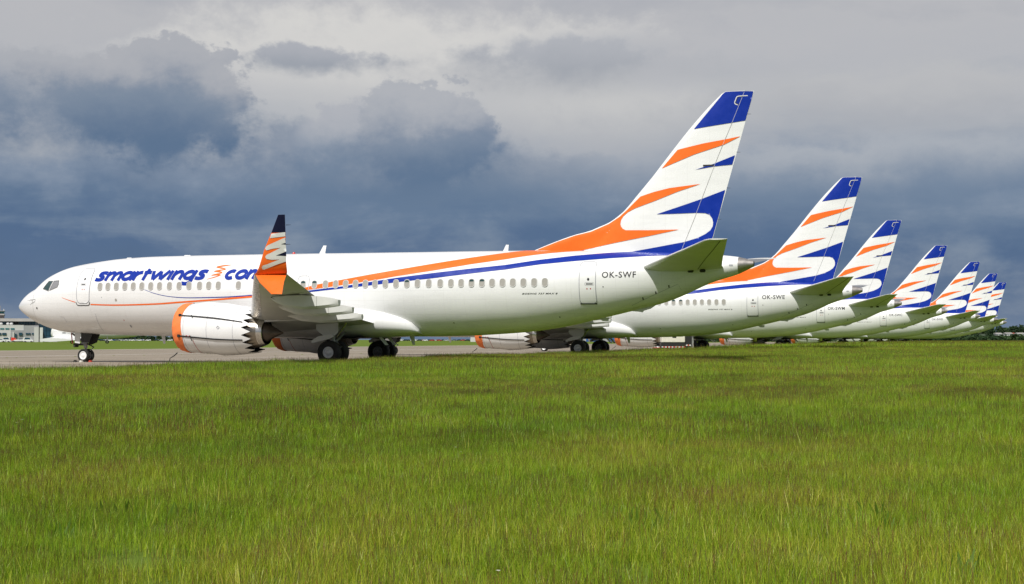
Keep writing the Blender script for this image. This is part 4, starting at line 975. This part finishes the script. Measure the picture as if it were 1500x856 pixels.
for px in range(148, 255, 3):
    if rw.random() < .8: tr.append((*at(px+rw.uniform(-2, 2), 1400), 0, rw.uniform(3, 5.5), rw.uniform(2.5, 4), False))
wood('car_park_hedge', tr, 'dark trees behind the distant car park on the left')
m_tile = material('red_roof', (.30, .07, .04), .8, var=.15)
def house(px, D, z, wx, h, rm, lab):
    o = empty('house', (*at(px, D), z), -YAW)
    MB().box((-wx/2, 0, -2), (wx/2, 8, h)).build('wall', m_wallw, o, smooth=False)
    MB().prism([(-wx/2-.3, -.4, h), (-wx/2-.3, 8.4, h), (-wx/2-.3, 4, h+.8)], (wx+.6, 0, 0)).build('roof', rm, o, smooth=False)
    for k in range(int(wx//1.2)): MB().box((-wx/2+.3+k*1.2, -.05, h*.35), (-wx/2+.8+k*1.2, -.01, h*.75)).build('window', m_gl, o, smooth=False)
    tag(o, lab, 'house', 'houses on the wooded hill')
house(1464, 1100, 4.3, 4.2, 1.3, m_roof, 'small pale house on the wooded hill, leftmost of the hill houses')
house(1478.5, 1105, 4.3, 4.8, 1.5, m_roof, 'white house on the hill, left of the red-roofed one')
house(1485, 1112, 4.3, 2.4, 1.4, m_tile, 'red-roofed house on the wooded hill')
house(1496, 1100, 4.2, 5.2, 1.5, m_roof, 'white house on the wooded hill at the right edge')

# ------------------------------------------------------------------ meadow grass
m_gr = bpy.data.materials.new('grass_blade'); m_gr.use_nodes = True
t = m_gr.node_tree; t.nodes.clear(); at_ = nd(t, 'ShaderNodeAttribute', attribute_name='tint'); oi = nd(t, 'ShaderNodeObjectInfo')
hu = nd(t, 'ShaderNodeAttribute', attribute_name='hue', attribute_type='INSTANCER')
hue = ramp(t, Ex(t, hu.outputs['Fac'])+Ex(t, oi.outputs['Random'])*.2, [(.20, (.172, .308, .014)), (.55, (.268, .400, .020)), (.95, (.385, .425, .040))])
col = mixc(t, 1., hue, at_.outputs['Color'], 'MULTIPLY')
d1 = nd(t, 'ShaderNodeBsdfDiffuse'); d2 = nd(t, 'ShaderNodeBsdfTranslucent'); t.links.new(col, d1.inputs[0]); t.links.new(col, d2.inputs[0])
g1 = nd(t, 'ShaderNodeBsdfGlossy'); g1.inputs['Roughness'].default_value = .45; g1.inputs[0].default_value = (.8, .85, .7, 1)
ms = nd(t, 'ShaderNodeMixShader'); ms.inputs[0].default_value = .42; t.links.new(d1.outputs[0], ms.inputs[1]); t.links.new(d2.outputs[0], ms.inputs[2])
m2 = nd(t, 'ShaderNodeMixShader'); m2.inputs[0].default_value = .035; t.links.new(ms.outputs[0], m2.inputs[1]); t.links.new(g1.outputs[0], m2.inputs[2])
mo = nd(t, 'ShaderNodeOutputMaterial'); t.links.new(m2.outputs[0], mo.inputs[0])
clumps = bpy.data.collections.new('grass_clumps')
def clump(name, seed, rad, nb, hh, wd, seeds, segs=3):
    rg = random.Random(seed); V_, F_, C_ = [], [], []
    for k in range(nb):
        a = rg.random()*6.283; r_ = rad*math.sqrt(rg.random()); bx_, by_ = r_*math.cos(a), r_*math.sin(a)
        is_seed = rg.random() < seeds; h = hh*(rg.uniform(.62, 1.05) if not is_seed else rg.uniform(.95, 1.30))
        la = rg.random()*6.283; lean = h*(rg.uniform(.05, .5) if not is_seed else rg.uniform(.0, .15))
        ya = rg.random()*3.1416; wx_, wy_ = math.cos(ya)*wd*rg.uniform(.6, 1.2)/2, math.sin(ya)*wd*rg.uniform(.6, 1.2)/2
        q = rg.random()
        if is_seed: tint = (rg.uniform(.30, .75), rg.uniform(.15, .36), rg.uniform(.6, 1.9))
        elif q < .07: tint = (1.9, 1.45, 3.6)
        else: s_ = rg.uniform(.5, 1.45); tint = (s_*rg.uniform(.84, 1.14), s_, s_*.9)
        n0 = len(V_)
        for i in range(segs+1):
            u = i/segs; lx, ly = lean*u**2*math.cos(la), lean*u**2*math.sin(la); zz_ = h*u*(1-.12*(lean/h)*u)
            ww = (1-u**1.6) if not is_seed else (.32 if u < .7 else 1.0*(1-.5*(u > .95)))
            ww = max(ww, .06); V_ += [(bx_+lx-wx_*ww, by_+ly-wy_*ww, zz_), (bx_+lx+wx_*ww, by_+ly+wy_*ww, zz_)]; C_ += [tint, tint]
        for i in range(segs): F_.append([n0+2*i, n0+2*i+1, n0+2*i+3, n0+2*i+2])
    me = mesh_data(name, V_, F_, m_gr, smooth=True); ca = me.color_attributes.new('tint', 'FLOAT_COLOR', 'POINT')
    ca.data.foreach_set('color', [q for c_ in C_ for q in (*c_, 1)])
    o = bpy.data.objects.new(name, me); clumps.objects.link(o)
# four sizes (by distance), each three plain and two flowering
for zi, (rad, nb, hh, wd) in enumerate(((.15, 130, .115, .0034), (.28, 190, .165, .0054), (.55, 250, .27, .010), (1.6, 170, .36, .030))):
    for k in range(5): clump(f'clump_{zi}{k}', 100*zi+k, rad, nb, hh, wd, (.06, .075, .09, .17, .25)[k] if zi < 2 else (.03, .04, .05, .10, .15)[k], 3 if zi < 2 else 2)
def sprig(name, seed, n_, hh, heads, leaf):
    """taller odd plants: daisies, straw, dock"""
    rg_ = random.Random(seed); V_, F_, C_ = [], [], []
    for k in range(n_):
        a = rg_.random()*6.283; r_ = .14*math.sqrt(rg_.random()); x, y = r_*math.cos(a), r_*math.sin(a); h = hh*rg_.uniform(.7, 1.15)
        lx_, ly_ = h*rg_.uniform(-.3, .3), h*rg_.uniform(-.3, .3); ya = rg_.random()*3.14; wx_, wy_ = leaf*math.cos(ya)/2, leaf*math.sin(ya)/2
        tint = {'daisy': (1.0, 1.0, 1.0), 'straw': (1.8, 1.25, 3.5), 'dock': (.45, .55, .9)}[heads]; n0 = len(V_)
        for u, ww in ((0, .5), (.5, 1), (1, .15)): V_ += [(x+lx_*u*u-wx_*ww, y+ly_*u*u-wy_*ww, h*u), (x+lx_*u*u+wx_*ww, y+ly_*u*u+wy_*ww, h*u)]; C_ += [tint]*2
        F_ += [[n0, n0+1, n0+3, n0+2], [n0+2, n0+3, n0+5, n0+4]]
        if heads == 'daisy':
            n0 = len(V_); px_, py_, pz_ = x+lx_, y+ly_, h
            for q in range(6): V_.append((px_+.014*math.cos(q*1.047), py_+.014*math.sin(q*1.047), pz_+.004*(q % 2)))
            C_ += [(2.8, 1.9, 30.)]*6; F_.append(list(range(n0, n0+6)))
    me = mesh_data(name, V_, F_, m_gr); ca = me.color_attributes.new('tint', 'FLOAT_COLOR', 'POINT'); ca.data.foreach_set('color', [q for c_ in C_ for q in (*c_, 1)])
    o = bpy.data.objects.new(name, me); clumps.objects.link(o)
sprig('clump_50', 1, 2, .15, 'daisy', .003); sprig('clump_51', 2, 5, .17, 'straw', .004); sprig('clump_52', 3, 9, .11, 'dock', .022)
from mathutils import noise as mnoise
rg = random.Random(3); P_, var_, rot_, scl_, hue_ = [], [], [], [], []
for zi, (d0, d1, dens) in enumerate(((4.2, 15, 44.), (14, 38, 11.5), (36, 105, 3.1), (98, 420, .32))):
    k_ = 1900/2099.84; area = k_*(d1*d1-d0*d0)/2; nn = int(area*dens)
    for _ in range(nn):
        D = math.sqrt(d0*d0+rg.random()*(d1*d1-d0*d0)); x, y = at(750+rg.uniform(-950, 950), D)
        e_ = edge_x(y)+.25*mnoise.noise(Vector((0, y*.6, 1)))
        if x < e_+.12: continue
        pn = .75*mnoise.noise(Vector((x*.10, y*.085, 0)))+.7*mnoise.noise(Vector((x*.5, y*.5, 5)))
        hn = mnoise.noise(Vector((x*.16, y*.16, 9)))
        P_.append((x, y, ground_z(x, y)-.02)); fl = pn+rg.uniform(-.4, .4) > .14
        var_.append(zi*5+(rg.choice((3, 4)) if fl else rg.choice((0, 1, 2))))
        rot_.append((rg.uniform(-.08, .08), rg.uniform(-.08, .08), rg.random()*6.283)); s_ = (.92+.30*hn+rg.uniform(-.14, .16))*(1.15 if x < e_+.8 and rg.random() < .3 else 1)
        scl_.append(s_); hue_.append(.44+.30*mnoise.noise(Vector((x*.07, y*.07, 3)))+.40*mnoise.noise(Vector((x*.6, y*.6, 7)))+rg.uniform(-.12, .12))
for _ in range(900):
    D = 4.5+60*rg.random()**1.2; x, y = at(750+rg.uniform(-950, 950), D)
    if x < edge_x(y)+.3: continue
    k = rg.choices((20, 21, 22), (.08, 6, 1.5))[0]
    if k == 22 and mnoise.noise(Vector((x*.2, y*.2, 2))) < .12: continue
    P_.append((x, y, ground_z(x, y)-.01)); var_.append(k); rot_.append((0, 0, rg.random()*6)); scl_.append(rg.uniform(.6, 1.2)); hue_.append(.45)
# weeds in the slab joints and a ragged verge
for _ in range(1500):
    y = rg.uniform(-46, 120); x = edge_x(y)+rg.uniform(-.1, 1.5); P_.append((x, y, ground_z(x, y)-.02)); var_.append(10+rg.choice((0, 1, 2))); rot_.append((0, 0, rg.random()*6)); scl_.append(rg.uniform(.5, 1.0)*(1.35 if rg.random() < .12 else 1))
    hue_.append(.35+rg.uniform(-.2, .2))
for _ in range(260):
    y = rg.uniform(-60, 60); x = edge_x(y)-abs(rg.gauss(0, .5)); P_.append((x, y, 0)); var_.append(5+rg.choice((0, 1, 2))); rot_.append((0, 0, rg.random()*6)); scl_.append(rg.uniform(.25, .75))
for _ in range(120):
    x = rg.choice((17, 8, -1, -10))+rg.gauss(0, .1); P_.append((x, rg.uniform(-40, 60), 0)); var_.append(rg.choice((0, 1, 2))); rot_.append((0, 0, rg.random()*6)); scl_.append(rg.uniform(.2, .6))
hue_ += [.3]*(len(P_)-len(hue_))
me = bpy.data.meshes.new('meadow_grass'); me.from_pydata(P_, [], [])
for nm, ty, data in (('var', 'INT', var_), ('scl', 'FLOAT', scl_), ('hue', 'FLOAT', hue_)): me.attributes.new(nm, ty, 'POINT').data.foreach_set('value', data)
me.attributes.new('rot', 'FLOAT_VECTOR', 'POINT').data.foreach_set('vector', [q for r_ in rot_ for q in r_])
go = link('meadow_grass', me); tag(go, 'tall green meadow grass with brown seed heads in the foreground', 'grass', kind='stuff')
ng = bpy.data.node_groups.new('grass_scatter', 'GeometryNodeTree')
ng.interface.new_socket('Geometry', in_out='INPUT', socket_type='NodeSocketGeometry'); ng.interface.new_socket('Geometry', in_out='OUTPUT', socket_type='NodeSocketGeometry')
gi = ng.nodes.new('NodeGroupInput'); go_ = ng.nodes.new('NodeGroupOutput'); ip = ng.nodes.new('GeometryNodeInstanceOnPoints'); ci = ng.nodes.new('GeometryNodeCollectionInfo')
ci.inputs['Collection'].default_value = clumps; ci.inputs['Separate Children'].default_value = True; ci.inputs['Reset Children'].default_value = True
ip.inputs['Pick Instance'].default_value = True
for nm, ty, sk in (('var', 'INT', 'Instance Index'), ('rot', 'FLOAT_VECTOR', 'Rotation'), ('scl', 'FLOAT', 'Scale')):
    na = ng.nodes.new('GeometryNodeInputNamedAttribute'); na.data_type = ty; na.inputs['Name'].default_value = nm; ng.links.new(na.outputs[0], ip.inputs[sk])
ng.links.new(gi.outputs[0], ip.inputs['Points']); ng.links.new(ci.outputs[0], ip.inputs['Instance']); ng.links.new(ip.outputs[0], go_.inputs[0])
go.modifiers.new('scatter', 'NODES').node_group = ng
